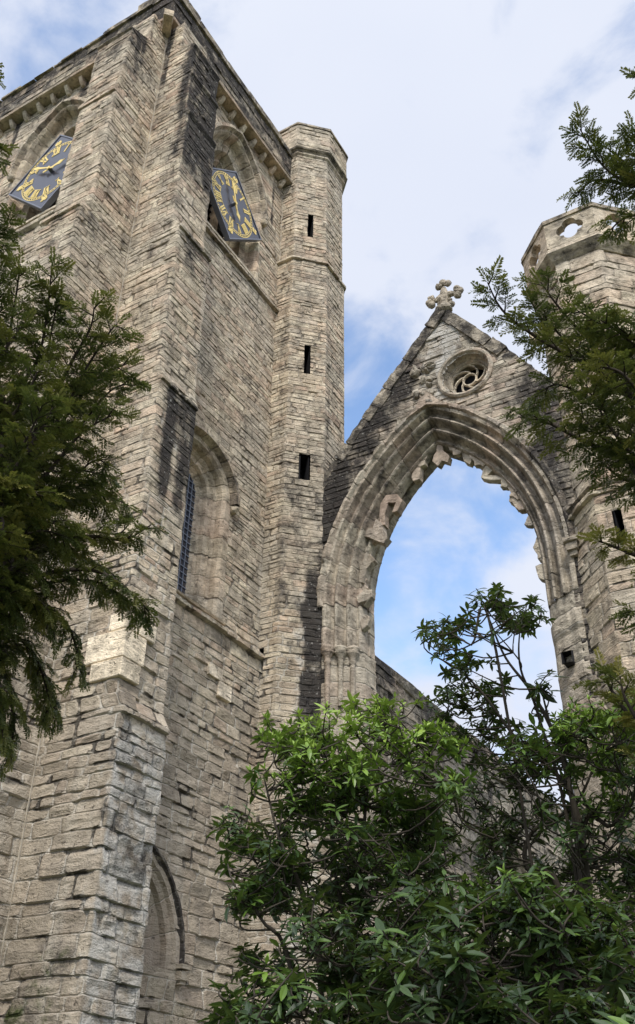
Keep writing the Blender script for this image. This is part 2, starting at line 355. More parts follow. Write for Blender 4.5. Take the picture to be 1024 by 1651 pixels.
def sweep(name, fr, prof, hw, zs, c, zb, q=1.0, seed=1, jit=.006, vous=.42, step=.1, z_end=None, dk=None, sides=(1, -1), amax=1.0, rough=.0):
    """mouldings of an arched opening: profile of (inset, depth) carried up the jambs and round the head"""
    rng = np.random.RandomState(seed); prof = np.array(prof, float); npf = len(prof)
    V, F, SC, JN = [], [], [], []
    for sd in sides:
        nj = max(1, int((zs-zb)/step)) if zs > zb+1e-3 else 0
        Rm = hw+c; arc = Rm*math.acos(c/Rm)*amax; na = max(6, int(arc/step))
        path = [('j', zb+(zs-zb)*i/nj) for i in range(nj)] + [('a', i/na) for i in range(na+1)]
        npt = len(path); base = len(V); every = max(2, int(round(vous/step)))
        jd = rng.normal(0, jit, npt//every+2); scs = rng.uniform(0, 1, npt//every+2)
        for i, (k, t) in enumerate(path):
            joint = (i % every == 0)
            dd = jd[i//every] + (0.012 if joint else 0)
            for m, (dl, dp) in enumerate(prof):
                e = rng.normal(0, rough) if rough else 0
                dl2 = dl + e*.6
                if k == 'j': s_, z_ = hw-dl2, t
                else:
                    R = hw+c-dl2; th = t*math.acos(min(1, c/R))*amax; s_, z_ = R*math.cos(th)-c, zs+q*R*math.sin(th)
                V.append(fr.p(sd*s_, z_, dp+dd*(0 if dp < -.2 else 1)+e)); JN.append(1.0 if joint else max(0, 1-min(i % every, every-i % every)*step/.1))
        for i in range(npt-1):
            for m in range(npf-1):
                a = base+i*npf+m; f = (a, a+npf, a+npf+1, a+1)
                F.append(f if sd*(1) > 0 else f[::-1]); SC.append(scs[i//every])
    V = np.array([tuple(v) for v in V])
    pa = {'jn': JN}
    if dk is not None: pa['dk'] = dk(V[:, 0], V[:, 1], V[:, 2])
    return np_mesh(name, V, F, {'sc': SC}, pa)

def bm_to(name, bm, mat, parent=None, sc=None, smooth=False):
    me = bpy.data.meshes.new(name); bmesh.ops.recalc_face_normals(bm, faces=bm.faces); bm.to_mesh(me); bm.free()
    if smooth: me.polygons.foreach_set('use_smooth', [True]*len(me.polygons))
    if sc is not None:
        a = me.attributes.new('sc', 'FLOAT', 'FACE'); a.data.foreach_set('value', np.full(len(me.polygons), sc, np.float32) if np.isscalar(sc) else sc)
    return link(name, me, mat, parent)
def add_box(bm, lo_, hi_, M=None):
    vs = [bm.verts.new(((lo_ if i & 1 == 0 else hi_)[0], (lo_ if i & 2 == 0 else hi_)[1], (lo_ if i & 4 == 0 else hi_)[2])) for i in range(8)]
    if M is not None:
        for v in vs: v.co = M @ v.co
    for f in ((0, 2, 3, 1), (4, 5, 7, 6), (0, 1, 5, 4), (2, 6, 7, 3), (0, 4, 6, 2), (1, 3, 7, 5)): bm.faces.new([vs[i] for i in f])
    return vs
def rough_up(bm, amt, seed, cuts=2):
    bmesh.ops.subdivide_edges(bm, edges=bm.edges, cuts=cuts, use_grid_fill=True); bm.normal_update(); r = random.Random(seed)
    for v in bm.verts: v.co += v.normal*r.uniform(-amt, amt*.4)
def fr_matrix(fr, z):      # local x = right, y = up, z = outward
    return Matrix(((fr.r.x, 0, fr.n.x, fr.o.x), (fr.r.y, 0, fr.n.y, fr.o.y), (fr.r.z, 1, fr.n.z, fr.o.z+z), (0, 0, 0, 1)))
def extrude_poly(bm, pts, z0, z1, M):
    a = [bm.verts.new(M @ Vector((x, y, z0))) for x, y in pts]; b = [bm.verts.new(M @ Vector((x, y, z1))) for x, y in pts]; k = len(pts)
    bm.faces.new(b); bm.faces.new(a[::-1])
    for i in range(k): bm.faces.new((a[i], a[(i+1) % k], b[(i+1) % k], b[i]))
def arch_panel(name, fr, hw, zs, c, zb, depth, mat, parent, q=1.0):
    pts = [(-hw, zb), (hw, zb)]; R = hw+c; th = math.acos(c/R)
    for i in range(13): pts.append((R*math.cos(th*i/12)-c, zs+q*R*math.sin(th*i/12)))
    pts += [(-x, y) for x, y in pts[-2:1:-1]]
    bm = bmesh.new(); extrude_poly(bm, pts, -depth-.05, -depth, fr_matrix(fr, 0)); return bm_to(name, bm, mat, parent)

# ------------------------------------------------------------------ ground
gm = bmesh.new(); bmesh.ops.create_grid(gm, x_segments=60, y_segments=60, size=300)
g = bm_to('ground', gm, ground_mat()); g['kind'] = 'structure'; g['label'] = 'mossy turf ground round the ruined church'; g['category'] = 'ground'

# ------------------------------------------------------------------ clock tower
XC, YC = -11.03, 10.16           # the concave corner between the two angle buttresses
XW = -18.2; YW = 16.9; BW = 1.13
def lip_table(levels, lip=.09, ramp=.32):
    """levels: (z, value below, value above), outward is +; gives z/value lists for a set-off with a dripping lip"""
    zs, vs = [], []
    for z, below, above in levels:
        zs += [z-.10, z-.09, z-.0, z+ramp]; vs += [below, below+lip, below+lip, above]
    return zs, vs
B1 = lip_table([(7.25, 1.57, 1.45), (13.85, 1.45, 1.36), (18.2, 1.37, 1.15), (22.4, 1.15, 1.05), (24.1, 1.05, .98), (25.4, .98, .55)], .05)
B2 = lip_table([(7.9, 1.62, 1.58), (18.1, 1.52, 1.29), (22.5, 1.29, 1.22), (25.2, 1.2, .6)], .05)
WR = lip_table([(10.76, .10, 0.0), (21.40, 0.0, 0.0)], .10, .14)
WL = lip_table([(10.76, .10, 0.0), (21.15, 0.0, 0.0)], .10, .14)
def tower_outline(z):
    b1 = float(np.interp(z, *B1)); b2 = float(np.interp(z, *B2)); wr = float(np.interp(z, *WR)); wl = float(np.interp(z, *WL))
    return [(XW, YC-wl), (XC-BW, YC-wl), (XC-BW, YC-b2), (XC, YC-b2), (XC, YC), (XC+b1, YC), (XC+b1, YC+BW), (XC+wr, YC+BW), (XC+wr, YW), (XW, YW)]
# openings: centre along the wall, half width to the outer edge of the jamb, springing, centre offset, bottom
BELR = dict(cy=13.52, hw=1.38, zs=24.2, c=.95, zb=21.55); BELL = dict(cx=-14.52, hw=1.38, zs=23.95, c=.95, zb=21.3)
LAN = dict(cy=13.22, hw=1.25, zs=13.95, c=0.0, zb=10.95, q=.86); NIC = dict(cy=12.6, hw=1.30, zs=4.34, c=.5, zb=4.2)
def tower_hole(x, y, z):
    onr = (np.abs(x-XC) < .35) & (y > YC+BW+.05); onl = (np.abs(y-YC) < .35) & (x < XC-BW-.05)
    h = onr & in_arch(y-BELR['cy'], z, BELR['hw'], BELR['zs'], BELR['c'], BELR['zb'], d=.07)
    h |= onr & in_arch(y-LAN['cy'], z, LAN['hw'], LAN['zs'], 0, LAN['zb'], LAN['q'], d=.07)
    h |= onr & in_arch(y-NIC['cy'], z, NIC['hw'], NIC['zs'], NIC['c'], NIC['zb'], d=.07)
    h |= onl & in_arch(x-BELL['cx'], z, BELL['hw'], BELL['zs'], BELL['c'], BELL['zb'], d=.07)
    return h
def tower_stain(x, y, z):
    n = fbm(x*1.1+y*1.3, z*.35, 5, 3)
    front = sstep(x, XC+.55, XC+.85)*sstep(y, YC+.03, YC+.12)                # end face of the right buttress
    nearedge = sstep(x, XC+.58, XC+.98)*(y < YC+.1)
    ns = fbm(y*3.4+x*3.1, z*.38, 77, 4); dk = (front*1.05+nearedge*.85+1.1*(ns-.5))*sstep(z, 18.9, 21.4)*(1-sstep(z, 26.3, 27.2))*(front+nearedge > .02)
    dk = np.maximum(dk, front*(1.08+1.0*(ns-.5))*sstep(y, YC+.08, YC+.4)*sstep(z+.8*(ns-.5)*3, 10.6, 12.6)*(1-sstep(z, 13.75, 13.95)))
    dk = np.maximum(dk, front*.45*(1-sstep(z, 7.1, 7.3)))
    dk = np.maximum(dk, front*.55*sstep(z, 16.3, 17.6)*(1-sstep(z, 18.15, 18.25)))
    end2 = (y < YC-.9)
    dk = np.maximum(dk, end2*.62*sstep(z, 14.6, 17.8)*(1-sstep(z, 18.05, 18.2))*np.exp(-((x+11.62)/.24)**2))
    dk = np.maximum(dk, end2*.55*sstep(z, 22.3, 24.2)); dk = np.maximum(dk, (x > XC-.05)*(x < XC+.05)*(y < YC-.5)*.45*sstep(z, 21.5, 24.5))
    dk = np.maximum(dk, end2*(x > XC-.12)*.5*sstep(z, 16.6, 18.0)*(1-sstep(z, 18.05, 18.2)))
    rw = (y > YC+BW+.02)*(np.abs(x-XC) < .3)
    for yy, zt, ln, wd, am in ((12.1, 21.35, 2.2, .18, .6), (11.75, 21.35, 3.0, .12, .55), (13.0, 21.3, 1.2, .3, .4), (14.6, 10.7, .8, 1.2, .45), (14.7, 14.0, 2.8, .15, .62)):
        dk = np.maximum(dk, rw*am*np.exp(-((y-yy)/wd)**2)*sstep(z, zt-ln, zt-.1)*(z < zt+.05))
    dk = np.maximum(dk, rw*.5*sstep(z, 26.0, 26.6)*n)
    dk = np.maximum(dk, .42*(1-sstep(z, 3.0, 6.0))*(y < YC+.2)*(n > .47))  # near faces patchily darker towards the foot
    u_ = np.where(np.abs(y-YC) < .3, x, y)
    strk = sstep(fbm(u_*3.2, z*.16, 91, 3), .56, .74); dk = np.maximum(dk, strk*(.62*sstep(z, 21.5, 26.0)+.35))
    dk = dk+(n-.5)*.3
    pl = front*.50*(1-sstep(z, 7.0, 7.25))+sstep(x, XC+1.15, XC+1.4)*(y < YC+.1)*.35*(1-sstep(z, 6.6, 7.2))+rw*.20*sstep(z, 7.0, 9.5)*(1-sstep(z, 10.6, 10.8))
    pl = pl+front*.35*sstep(z, 11.8, 12.6)*(1-sstep(z, 13.6, 13.9))
    return {'dk': dk, 'pl': pl, 'mo': .36*(1-sstep(z, 2.5, 5.5))*(n > .45)+.12*(1-sstep(z, 5, 9))}
tower = empty('clock_tower', (-14.6, 13.5, 0), 'tall square clock tower of flaking sandstone with angle buttresses at its corner', 'tower')
def tower_rough(x, y, z): return .46+.62*(1-sstep(z, 7.0, 11.5))
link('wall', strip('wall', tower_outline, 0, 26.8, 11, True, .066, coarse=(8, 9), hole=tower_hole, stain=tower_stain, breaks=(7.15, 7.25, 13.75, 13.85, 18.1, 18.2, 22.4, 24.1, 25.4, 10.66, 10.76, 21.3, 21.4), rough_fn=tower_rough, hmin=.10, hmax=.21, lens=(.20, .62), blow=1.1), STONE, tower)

# pale replacement quoins on the right buttress
bm = bmesh.new(); rq = random.Random(4)
for z0_, z1_, lx, ly in ((7.72, 8.03, .62, .40), (8.04, 8.52, .78, .46), (8.53, 8.83, .36, .66)):
    add_box(bm, (XC+1.50-lx, YC-.06, z0_), (XC+1.515, YC+ly, z1_))
bmesh.ops.bevel(bm, geom=bm.edges[:], offset=.012, segments=1, affect='EDGES')
bm_to('quoin_repair', bm, PALE, tower, sc=.9)
def fillet(x, y, z0, z1, ang, parent, seed, wd=.03):
    r = random.Random(seed); bm = bmesh.new(); prev = None; z = z0; dx, dy = math.cos(ang), math.sin(ang)
    while z < z1:
        w = wd*r.uniform(.5, 1.25); o = r.uniform(-.006, .012); c = Vector((x+dx*(.012+o), y+dy*(.012+o), z))
        ring = [bm.verts.new(c+Vector((-dy*w-dx*.05, dx*w-dy*.05, 0))), bm.verts.new(c+Vector((dx*.016, dy*.016, 0))), bm.verts.new(c+Vector((dy*w-dx*.05, -dx*w-dy*.05, 0)))]
        if prev:
            for i in (0, 1): bm.faces.new((prev[i], prev[i+1], ring[i+1], ring[i]))
        prev = ring; z += r.uniform(.08, .22)
    return bm_to('mortar_fillet', bm, MORTAR, parent)
MORTAR = simple_mat('lime_mortar', (.56, .51, .43), .95, 0, 7, .3, .2, .01)
fillet(XC, YC, 0, 26.7, math.radians(-45), tower, 3, .035)
bm = bmesh.new()
for y0_, y1_, z0_, z1_ in ((14.05, 14.5, 9.62, 9.86), (14.42, 14.85, 9.30, 9.61)): add_box(bm, (XC+.05, y0_, z0_), (XC+.15, y1_, z1_))
bm_to('block_repair', bm, PALE, tower, sc=.6)

# parapet carried on a corbel table
PX, PY = XC+.26, YC-.26
def par_outline(z): return [(XW-.2, PY), (PX, PY), (PX, YW+.2), (XW-.2, YW+.2)]
def par_stain(x, y, z):
    n = fbm(x*1.3+y*1.1, z*1.2, 8, 3); return {'dk': .40+.55*n+.25*sstep(z, 27.4, 28.1)+.25*np.exp(-((x-PX)**2+(y-PY)**2)/1.2)}
par = link('parapet', strip('parapet', par_outline, 26.95, 28.12, 21, True, .07, coarse=(2, 3), stain=par_stain, rough=.8, hmin=.2, hmax=.32), STONE, tower)
bm = bmesh.new()
add_box(bm, (XW-.3, PY-.07, 26.83), (PX+.07, PY+.6, 26.95)); add_box(bm, (PX-.6, PY+.603, 26.83), (PX+.07, YW+.3, 26.95)); rough_up(bm, .012, 3, 6)
bm_to('slab_course', bm, STONE, par, sc=.3)
bm = bmesh.new(); r = random.Random(8)
x = PX+.06
segs = [(-12.05, 28.52), (-13.3, 28.28), (-15.2, 28.22), (-16.5, 28.12), (-17.3, 28.2), (XW-.3, 28.06)]
for xe, zt in segs:
    while x > xe+.05:
        x2 = max(xe, x-r.uniform(.7, 1.1)); add_box(bm, (x2+.006, PY-.06+r.uniform(-.02, .02), 28.12), (x-.006, PY+.55, zt+r.uniform(-.03, .03))); x = x2
y = PY+.56
for ye, zt in [(11.0, 28.5), (12.4, 28.34), (YW+.25, 28.33)]:
    while y < ye-.05:
        y2 = min(ye, y+r.uniform(.7, 1.1)); add_box(bm, (PX-.55, y+.006, 28.12), (PX+.06+r.uniform(-.02, .02), y2-.006, zt+r.uniform(-.03, .03))); y = y2
rough_up(bm, .015, 5, 2); me_c = bm
cop = bm_to('coping', bm, STONE, par, sc=.1)
a = cop.data.attributes.new('dk', 'FLOAT', 'POINT'); a.data.foreach_set('value', np.full(len(cop.data.vertices), .62, np.float32))
def corbel(p, out, side, parent):
    bm = bmesh.new(); o = Vector(out); s_ = Vector(side); prof = [(0, -.27), (.08, -.26), (.16, -.18), (.22, -.09), (.25, 0), (0, 0)]
    A = [bm.verts.new(Vector(p)+o*d+Vector((0, 0, z))-s_*.065) for d, z in prof]; B = [bm.verts.new(Vector(p)+o*d+Vector((0, 0, z))+s_*.065) for d, z in prof]
    bm.faces.new(A); bm.faces.new(B[::-1])
    for i in range(6): bm.faces.new((A[i], A[(i+1) % 6], B[(i+1) % 6], B[i]))
    bmesh.ops.bevel(bm, geom=bm.edges[:], offset=.02, segments=1, affect='EDGES')
    return bm_to('corbel', bm, DRESSED, parent, sc=random.Random(p[0]*7+p[1]).random())
y = 11.95
while y < 16.0: corbel((XC-.02, y, 26.83), (1, 0, 0), (0, 1, 0), par); y += .54
x = -12.9
while x > -18.0: corbel((x, YC+.02, 26.83), (0, -1, 0), (1, 0, 0), par); x -= .54
# tower roof deck and worn spout on the corner
bm = bmesh.new(); add_box(bm, (XW, YC+.1, 26.9), (XC-.1, YW, 27.05)); bm_to('roof_deck', bm, STONE, tower)
bm = bmesh.new(); add_box(bm, (-.13, -.55, -.14), (.13, .1, .12), Matrix.Translation((XC+.05, YC-.12, 26.6)) @ Matrix.Rotation(math.radians(45), 4, 'Z')); rough_up(bm, .03, 7, 2)
bm_to('waterspout', bm, STONE, tower, sc=.2)

# belfry windows
def belfry(fr, B, seed):
    hw, zs, c, zb = B['hw'], B['zs'], B['c'], B['zb']
    w = link('belfry_window', sweep('belfry_window', fr, [(-.02, .05), (-.02, -.025), (.07, -.03), (.12, .05), (.16, .24), (.22, .30), (.30, .26), (.36, .30), (.46, .33), (.50, .52), (.56, .60), (.66, .58), (.70, .66), (.76, .72), (.78, .95)], hw, zs, c, zb, seed=seed, jit=.008), DRESSED, tower)
    link('hood_mould', sweep('hood_mould', fr, [(-.18, .05), (-.18, -.08), (-.13, -.16), (-.03, -.17), (-.0, -.06), (.03, -.01)], hw, zs, c, zs-.05, seed=seed+1, jit=.01, dk=lambda x, y, z: np.full(len(x), .48)), STONE, w)
    for sd in (1, -1):
        bm = bmesh.new(); bmesh.ops.create_icosphere(bm, subdivisions=2, radius=.13, matrix=Matrix.Translation(fr.p(sd*(hw+.09), zs-.12, -.06)))
        rough_up(bm, .02, seed, 0); bm_to('label_stop', bm, STONE, w, sc=.1)
    iw = hw-.76
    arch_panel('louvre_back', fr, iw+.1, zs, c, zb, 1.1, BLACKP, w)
    bm = bmesh.new(); M = fr_matrix(fr, 0)
    for i in range(14):
        z = zb+.15+i*.27; add_box(bm, (-iw, z, -.86), (iw, z+.03, -.62), M)
    bm_to('louvre', bm, LOUVRE, w)
    bm = bmesh.new(); add_box(bm, (-.08, zb, -.68), (.08, zs+.15, -.48), M)
    for sd in (1, -1):
        pr = None
        for i in range(9):
            t = i/8; a_, z_ = sd*(iw+.02-iw*(1-math.cos(t*math.pi/2))*1.0), zs-.1+.75*math.sin(t*math.pi/2)
            if pr: 
                add_box(bm, (min(pr[0], a_)-.06, min(pr[1], z_)-.04, -.66), (max(pr[0], a_)+.06, max(pr[1], z_)+.06, -.50), M)
            pr = (a_, z_)
    bm_to('mullion', bm, DRESSED, w, sc=.4)
    bm = bmesh.new(); M2 = M
    extrude_poly(bm, [(-hw+.02, zb-.02), (hw-.02, zb-.02), (hw-.02, zb+.06), (-hw+.02, zb+.06)], -.75, .06, M2); bm_to('sill', bm, DRESSED, w, sc=.5)
    return w
FR_R = Frame((XC, BELR['cy'], 0), (0, 1, 0), (1, 0, 0)); FR_L = Frame((BELL['cx'], YC, 0), (1, 0, 0), (0, -1, 0))
belfry(FR_R, BELR, 31); belfry(FR_L, BELL, 41)

# leaded lancet window
fr = Frame((XC, LAN['cy'], 0), (0, 1, 0), (1, 0, 0))
lw = link('lancet_window', sweep('lancet_window', fr, [(-.02, .06), (-.02, -.03), (.18, -.035), (.23, .04), (.25, .17), (.31, .22), (.37, .18), (.40, .23), (.50, .26), (.53, .36), (.57, .40), (.62, .37), (.65, .41), (.74, .47)], LAN['hw'], LAN['zs'], 0, LAN['zb'], LAN['q'], seed=51, jit=.006, vous=.5), DRESSED, tower)
link('hood_mould', sweep('hood_mould', fr, [(-.20, .05), (-.20, -.10), (-.15, -.20), (-.03, -.21), (-.0, -.08), (.03, -.01)], LAN['hw'], LAN['zs'], 0, LAN['zs']-.02, LAN['q'], seed=52, dk=lambda x, y, z: .55-.3*sstep(z, 14.8, 15.1)), STONE, lw)
bm = bmesh.new(); bmesh.ops.create_icosphere(bm, subdivisions=2, radius=.12, matrix=Matrix.Translation(fr.p(LAN['hw']+.1, LAN['zs']-.1, -.07))); rough_up(bm, .03, 3, 0); bm_to('label_stop', bm, STONE, lw, sc=.1)
gw = LAN['hw']-.70; gq = LAN['q']
arch_panel('glass_pane', fr, gw, LAN['zs'], 0, LAN['zb'], .44, GLASS, lw, gq)
bm = bmesh.new(); M = fr_matrix(fr, 0)
k = -gw
for i in range(1, 8):
    a_ = -gw+2*gw*i/8; top = LAN['zs']+gq*math.sqrt(max(0, gw*gw-a_*a_)); add_box(bm, (a_-.008, LAN['zb'], -.438), (a_+.008, top, -.418), M)
z = LAN['zb']+.13
while z < LAN['zs']+gq*gw-.02:
    ww = gw if z < LAN['zs'] else math.sqrt(max(0, gw*gw-((z-LAN['zs'])/gq)**2)); add_box(bm, (-ww, z-.008, -.436), (ww, z+.008, -.416), M); z += .155
bm_to('lead_lattice', bm, LEAD, lw)
bm = bmesh.new(); extrude_poly(bm, [(-1.3, LAN['zb']-.06), (1.3, LAN['zb']-.06), (1.3, LAN['zb']-.0), (-1.3, LAN['zb']+.0)], -.6, .12, M); rough_up(bm, .015, 4, 5); bm_to('sill', bm, STONE, lw, sc=.2)

# blind pointed recess low on the wall
fr = Frame((XC+.10, NIC['cy'], 0), (0, 1, 0), (1, 0, 0))
nw = link('blind_arch', sweep('blind_arch', fr, [(-.02, .06), (-.02, -.03), (.10, -.035), (.14, .03), (.24, .06), (.27, .16), (.62, .26), (.66, .40), (.72, .46), (1.05, .5), (1.1, .62)], NIC['hw'], NIC['zs'], NIC['c'], NIC['zb'], seed=61, jit=.012, vous=.6), DRESSED, tower)
arch_panel('recess_back', fr, .36, NIC['zs'], NIC['c'], NIC['zb'], .6, STONE, nw)
link('hood_mould', sweep('hood_mould', fr, [(-.11, .05), (-.11, -.05), (-.08, -.09), (-.03, -.09), (-.01, -.04), (.03, -.01)], NIC['hw'], NIC['zs'], NIC['c'], NIC['zs']-.02, seed=62, dk=lambda x, y, z: np.full(len(x), .9)), STONE, nw)
bm = bmesh.new()
for i, (w_, h_) in enumerate(((.13, .07), (.10, .14), (.07, .10))): add_box(bm, (NIC['hw']+.06-w_, NIC['zs']-.02-.1*i-h_, -.02), (NIC['hw']+.06+w_, NIC['zs']-.02-.1*i, .17-.03*i), fr_matrix(fr, 0))
bm_to('label_stop', bm, STONE, nw, sc=.05)
bm = bmesh.new(); extrude_poly(bm, [(-1.4, NIC['zb']-.12), (1.34, NIC['zb']-.12), (1.34, NIC['zb']), (-1.4, NIC['zb'])], -.7, .02, fr_matrix(fr, 0)); rough_up(bm, .01, 4, 4); bm_to('sill', bm, STONE, nw, sc=.5)

# ------------------------------------------------------------------ clocks
def text_mesh(bm, txt, size, M):
    cu = bpy.data.curves.new('t', 'FONT'); cu.body = txt; cu.size = size; cu.align_x = 'CENTER'; cu.align_y = 'CENTER'; cu.extrude = .008; cu.resolution_u = 3; cu.offset = .012
    o = bpy.data.objects.new('t', cu); COL.objects.link(o); dg = bpy.context.evaluated_depsgraph_get(); me = bpy.data.meshes.new_from_object(o.evaluated_get(dg))
    me.transform(M); bm.from_mesh(me); bpy.data.objects.remove(o); bpy.data.meshes.remove(me); bpy.data.curves.remove(cu)
ROMAN = ['XII', 'I', 'II', 'III', 'IIII', 'V', 'VI', 'VII', 'VIII', 'IX', 'X', 'XI']
def clock(fr, zc, label, hh, mm, half=1.36, proud=.14):
    c = fr.p(0, zc, -proud); root = empty('tower_clock', c, label, 'clock', 'diamond dials on the clock tower')
    M = Matrix(((fr.r.x, 0, fr.n.x, c.x), (fr.r.y, 0, fr.n.y, c.y), (0, 1, 0, c.z), (0, 0, 0, 1)))
    bm = bmesh.new(); extrude_poly(bm, [(half, 0), (0, half), (-half, 0), (0, -half)], -.05, 0, M); link_d = bm_to('dial', bm, SLATE, root)
    bm = bmesh.new(); Rz = Matrix.Rotation(math.radians(45), 4, 'Z'); a_ = half/math.sqrt(2)
    for s_ in (1, -1):
        add_box(bm, (-a_-.018, s_*a_-.018, -.13), (a_+.018, s_*a_+.018, .02), M @ Rz); add_box(bm, (s_*a_-.018, -a_+.018, -.13), (s_*a_+.018, a_-.018, .021), M @ Rz)
    bm_to('frame', bm, FRAME, root)
    R1 = a_*.965; R2 = R1-.085
    bm = bmesh.new()
    for ra, rb in ((R1-.022, R1), (R2-.004, R2+.014)):
        for i in range(96):
            t0, t1 = i*math.pi/48, (i+1)*math.pi/48
            bm.faces.new([bm.verts.new(M @ Vector((rr*math.cos(t), rr*math.sin(t), .006))) for rr, t in ((ra, t0), (rb, t0), (rb, t1), (ra, t1))])
    for i in range(60): add_box(bm, (-.011 if i % 5 else -.02, R2+.012, .004), (.011 if i % 5 else .02, R1-.016, .009), M @ Matrix.Rotation(-i*math.pi/30, 4, 'Z'))
    bm_to('minute_ring', bm, GOLD, root)
    H = .25; rc = R2-.03-H/2
    for k, rm in enumerate(ROMAN):
        bm = bmesh.new()
        R_ = M @ Matrix.Rotation(-k*math.pi/6, 4, 'Z') @ Matrix.Translation((0, rc, 0))
        wd = {'I': .066, 'V': .14, 'X': .14}; tot = sum(wd[ch] for ch in rm); x = -tot/2
        def stroke(x0, y0, x1, y1, w_):
            d = Vector((x1-x0, y1-y0)); ln = d.length; an = math.atan2(d.y, d.x)
            add_box(bm, (0, -w_/2, .004), (ln, w_/2, .011), R_ @ Matrix.Translation((x0, y0, 0)) @ Matrix.Rotation(an, 4, 'Z'))
        for ch in rm:
            w_ = wd[ch]; xm = x+w_/2
            if ch == 'I': stroke(xm, -H/2, xm, H/2, .044)
            if ch == 'V': stroke(x+.02, H/2, xm, -H/2, .046); stroke(xm, -H/2, x+w_-.02, H/2, .026)
            if ch == 'X': stroke(x+.02, H/2, x+w_-.02, -H/2, .046); stroke(x+.02, -H/2, x+w_-.02, H/2, .026)
            x += w_
        for yy in (-H/2, H/2): add_box(bm, (-tot/2, yy-.008, .004), (tot/2, yy+.008, .010), R_)
        bm_to('numeral', bm, GOLD, root)
    rn = R1+.105
    for tx, an in (('60', 0), ('15', 90), ('30', 180), ('45', 270)):
        p = (rn*math.sin(math.radians(an)), rn*math.cos(math.radians(an)), .004); bm = bmesh.new(); text_mesh(bm, tx, .2, M @ Matrix.Translation(p)); bm_to('minute_figure', bm, GOLD, root)
    def hand(name, ang, ln, w_, z):
        R_ = M @ Matrix.Rotation(-ang, 4, 'Z') @ Matrix.Translation((0, 0, z)); bm = bmesh.new()
        pts = [(-w_*.6, -.22), (w_*.6, -.22), (w_*.8, -.08), (w_*.45, 0), (w_, ln*.5), (w_*1.9, ln*.66), (w_, ln*.78), (w_*.4, ln*.84), (0, ln), (-w_*.4, ln*.84), (-w_, ln*.78), (-w_*1.9, ln*.66), (-w_, ln*.5), (-w_*.45, 0), (-w_*.8, -.08)]
        extrude_poly(bm, pts, 0, .015, R_); bmesh.ops.create_cone(bm, cap_ends=True, segments=16, radius1=.05, radius2=.05, depth=.05, matrix=M @ Matrix.Translation((0, 0, z)))
        bm_to(name, bm, GOLD, root)
    hand('hour_hand', math.radians((hh+mm/60)*30), .55, .042, .07); hand('minute_hand', math.radians(mm*6), .82, .032, .10)
    bm = bmesh.new(); bmesh.ops.create_cone(bm, cap_ends=True, segments=14, radius1=.06, radius2=.05, depth=.13, matrix=M @ Matrix.Translation((0, 0, .04))); bm_to('spindle', bm, FRAME, root)
    return root
clock(Frame((XC, 13.40, 0), (0, 1, 0), (1, 0, 0)), 23.13, "x", 4, 57, 1.38)
cl = clock(Frame((-14.24, YC, 0), (1, 0, 0), (0, -1, 0)), 22.88, 'x', 2, 50, 1.50)
# ------------------------------------------------------------------ stair turret
turret = empty('stair_turret', (-11.0, 17.1, 0), 'slender eight-sided stair turret with slit windows, between the clock face and the great arch', 'turret')
def octo(grow, zstep=None):
    base = [(-11.5, 15.97), (-10.55, 15.97), (-9.87, 16.65), (-9.87, 17.65), (-10.55, 18.33), (-11.5, 18.33), (-12.2, 17.65), (-12.2, 16.65)]
    if grow == 0: return base
    c = (-11.03, 17.15); return [(c[0]+(x-c[0])*(1+grow/1.17), c[1]+(y-c[1])*(1+grow/1.17)) for x, y in base]
ST = lip_table([(23.38, .05, 0.0), (28.3, 0, 0)], .06, .12)
SLITS = [(24.43, 25.42, .10), (18.97, 20.0, .09), (15.5, 16.27, .12)]
def tur_hole(x, y, z):
    s = ((x+10.21)+(y-16.31))/math.sqrt(2); on2 = (np.abs((x+10.21)-(y-16.31)) < .3) & (np.abs(s) < .45)
    h = np.zeros(len(x), bool)
    for a_, b_, w_ in SLITS: h |= on2 & (z > a_) & (z < b_) & (np.abs(s) < w_)
    h |= (np.abs(y-15.97) < .12) & (z > 10.26) & (z < 10.98) & (x > -11.02) & (x < -10.86)
    return h
def tur_stain(x, y, z):
    n = fbm(x*2.1+y*1.7, z*.8, 15, 3)
    d2 = np.hypot(x+9.87, y-16.65)
    n3 = fbm(x*3+y*3, z*1.6, 19, 3); dk = 1.15*(1-sstep(d2+.45*(n3-.5), .26, .58))*(1-sstep(z, 12.0, 14.8))*sstep(z+2*(n3-.5), 7.5, 9.5) + .35*sstep(z, 27.6, 28.4)
    dk = np.maximum(dk, .5*sstep(fbm((x-y)*2.6, z*.14, 92, 3), .56, .74)); dk = dk+(n-.55)*.3; pl = .42*(1-sstep(z, 11, 15))*sstep(x-y*0, -10.5, -10.2)
    return {'dk': dk, 'pl': pl}
fillet(XC, 15.97, 0, 26.6, math.radians(-45), turret, 5, .035)
sh = link('shaft', strip('shaft', lambda z: octo(float(np.interp(z, *ST))), 0, 28.35, 71, True, .06, coarse=(4, 5, 6, 7), hole=tur_hole, stain=tur_stain, rough=.46, hmin=.10, hmax=.19, breaks=(23.28, 23.38, 10.26, 10.98, 24.43, 25.42, 18.97, 20.0, 15.5, 16.27), lens=(.2, .55)), STONE, turret)
pr = link('parapet', strip('parapet', lambda z: octo(.14), 28.35, 29.52, 72, True, .06, coarse=(4, 5, 6), stain=lambda x, y, z: {'dk': .42*(1-sstep(z, 28.3, 28.8))+.3*fbm(x*3+y*2, z*2, 3)+.0}, rough=.7, hmin=.16, hmax=.24), STONE, turret)
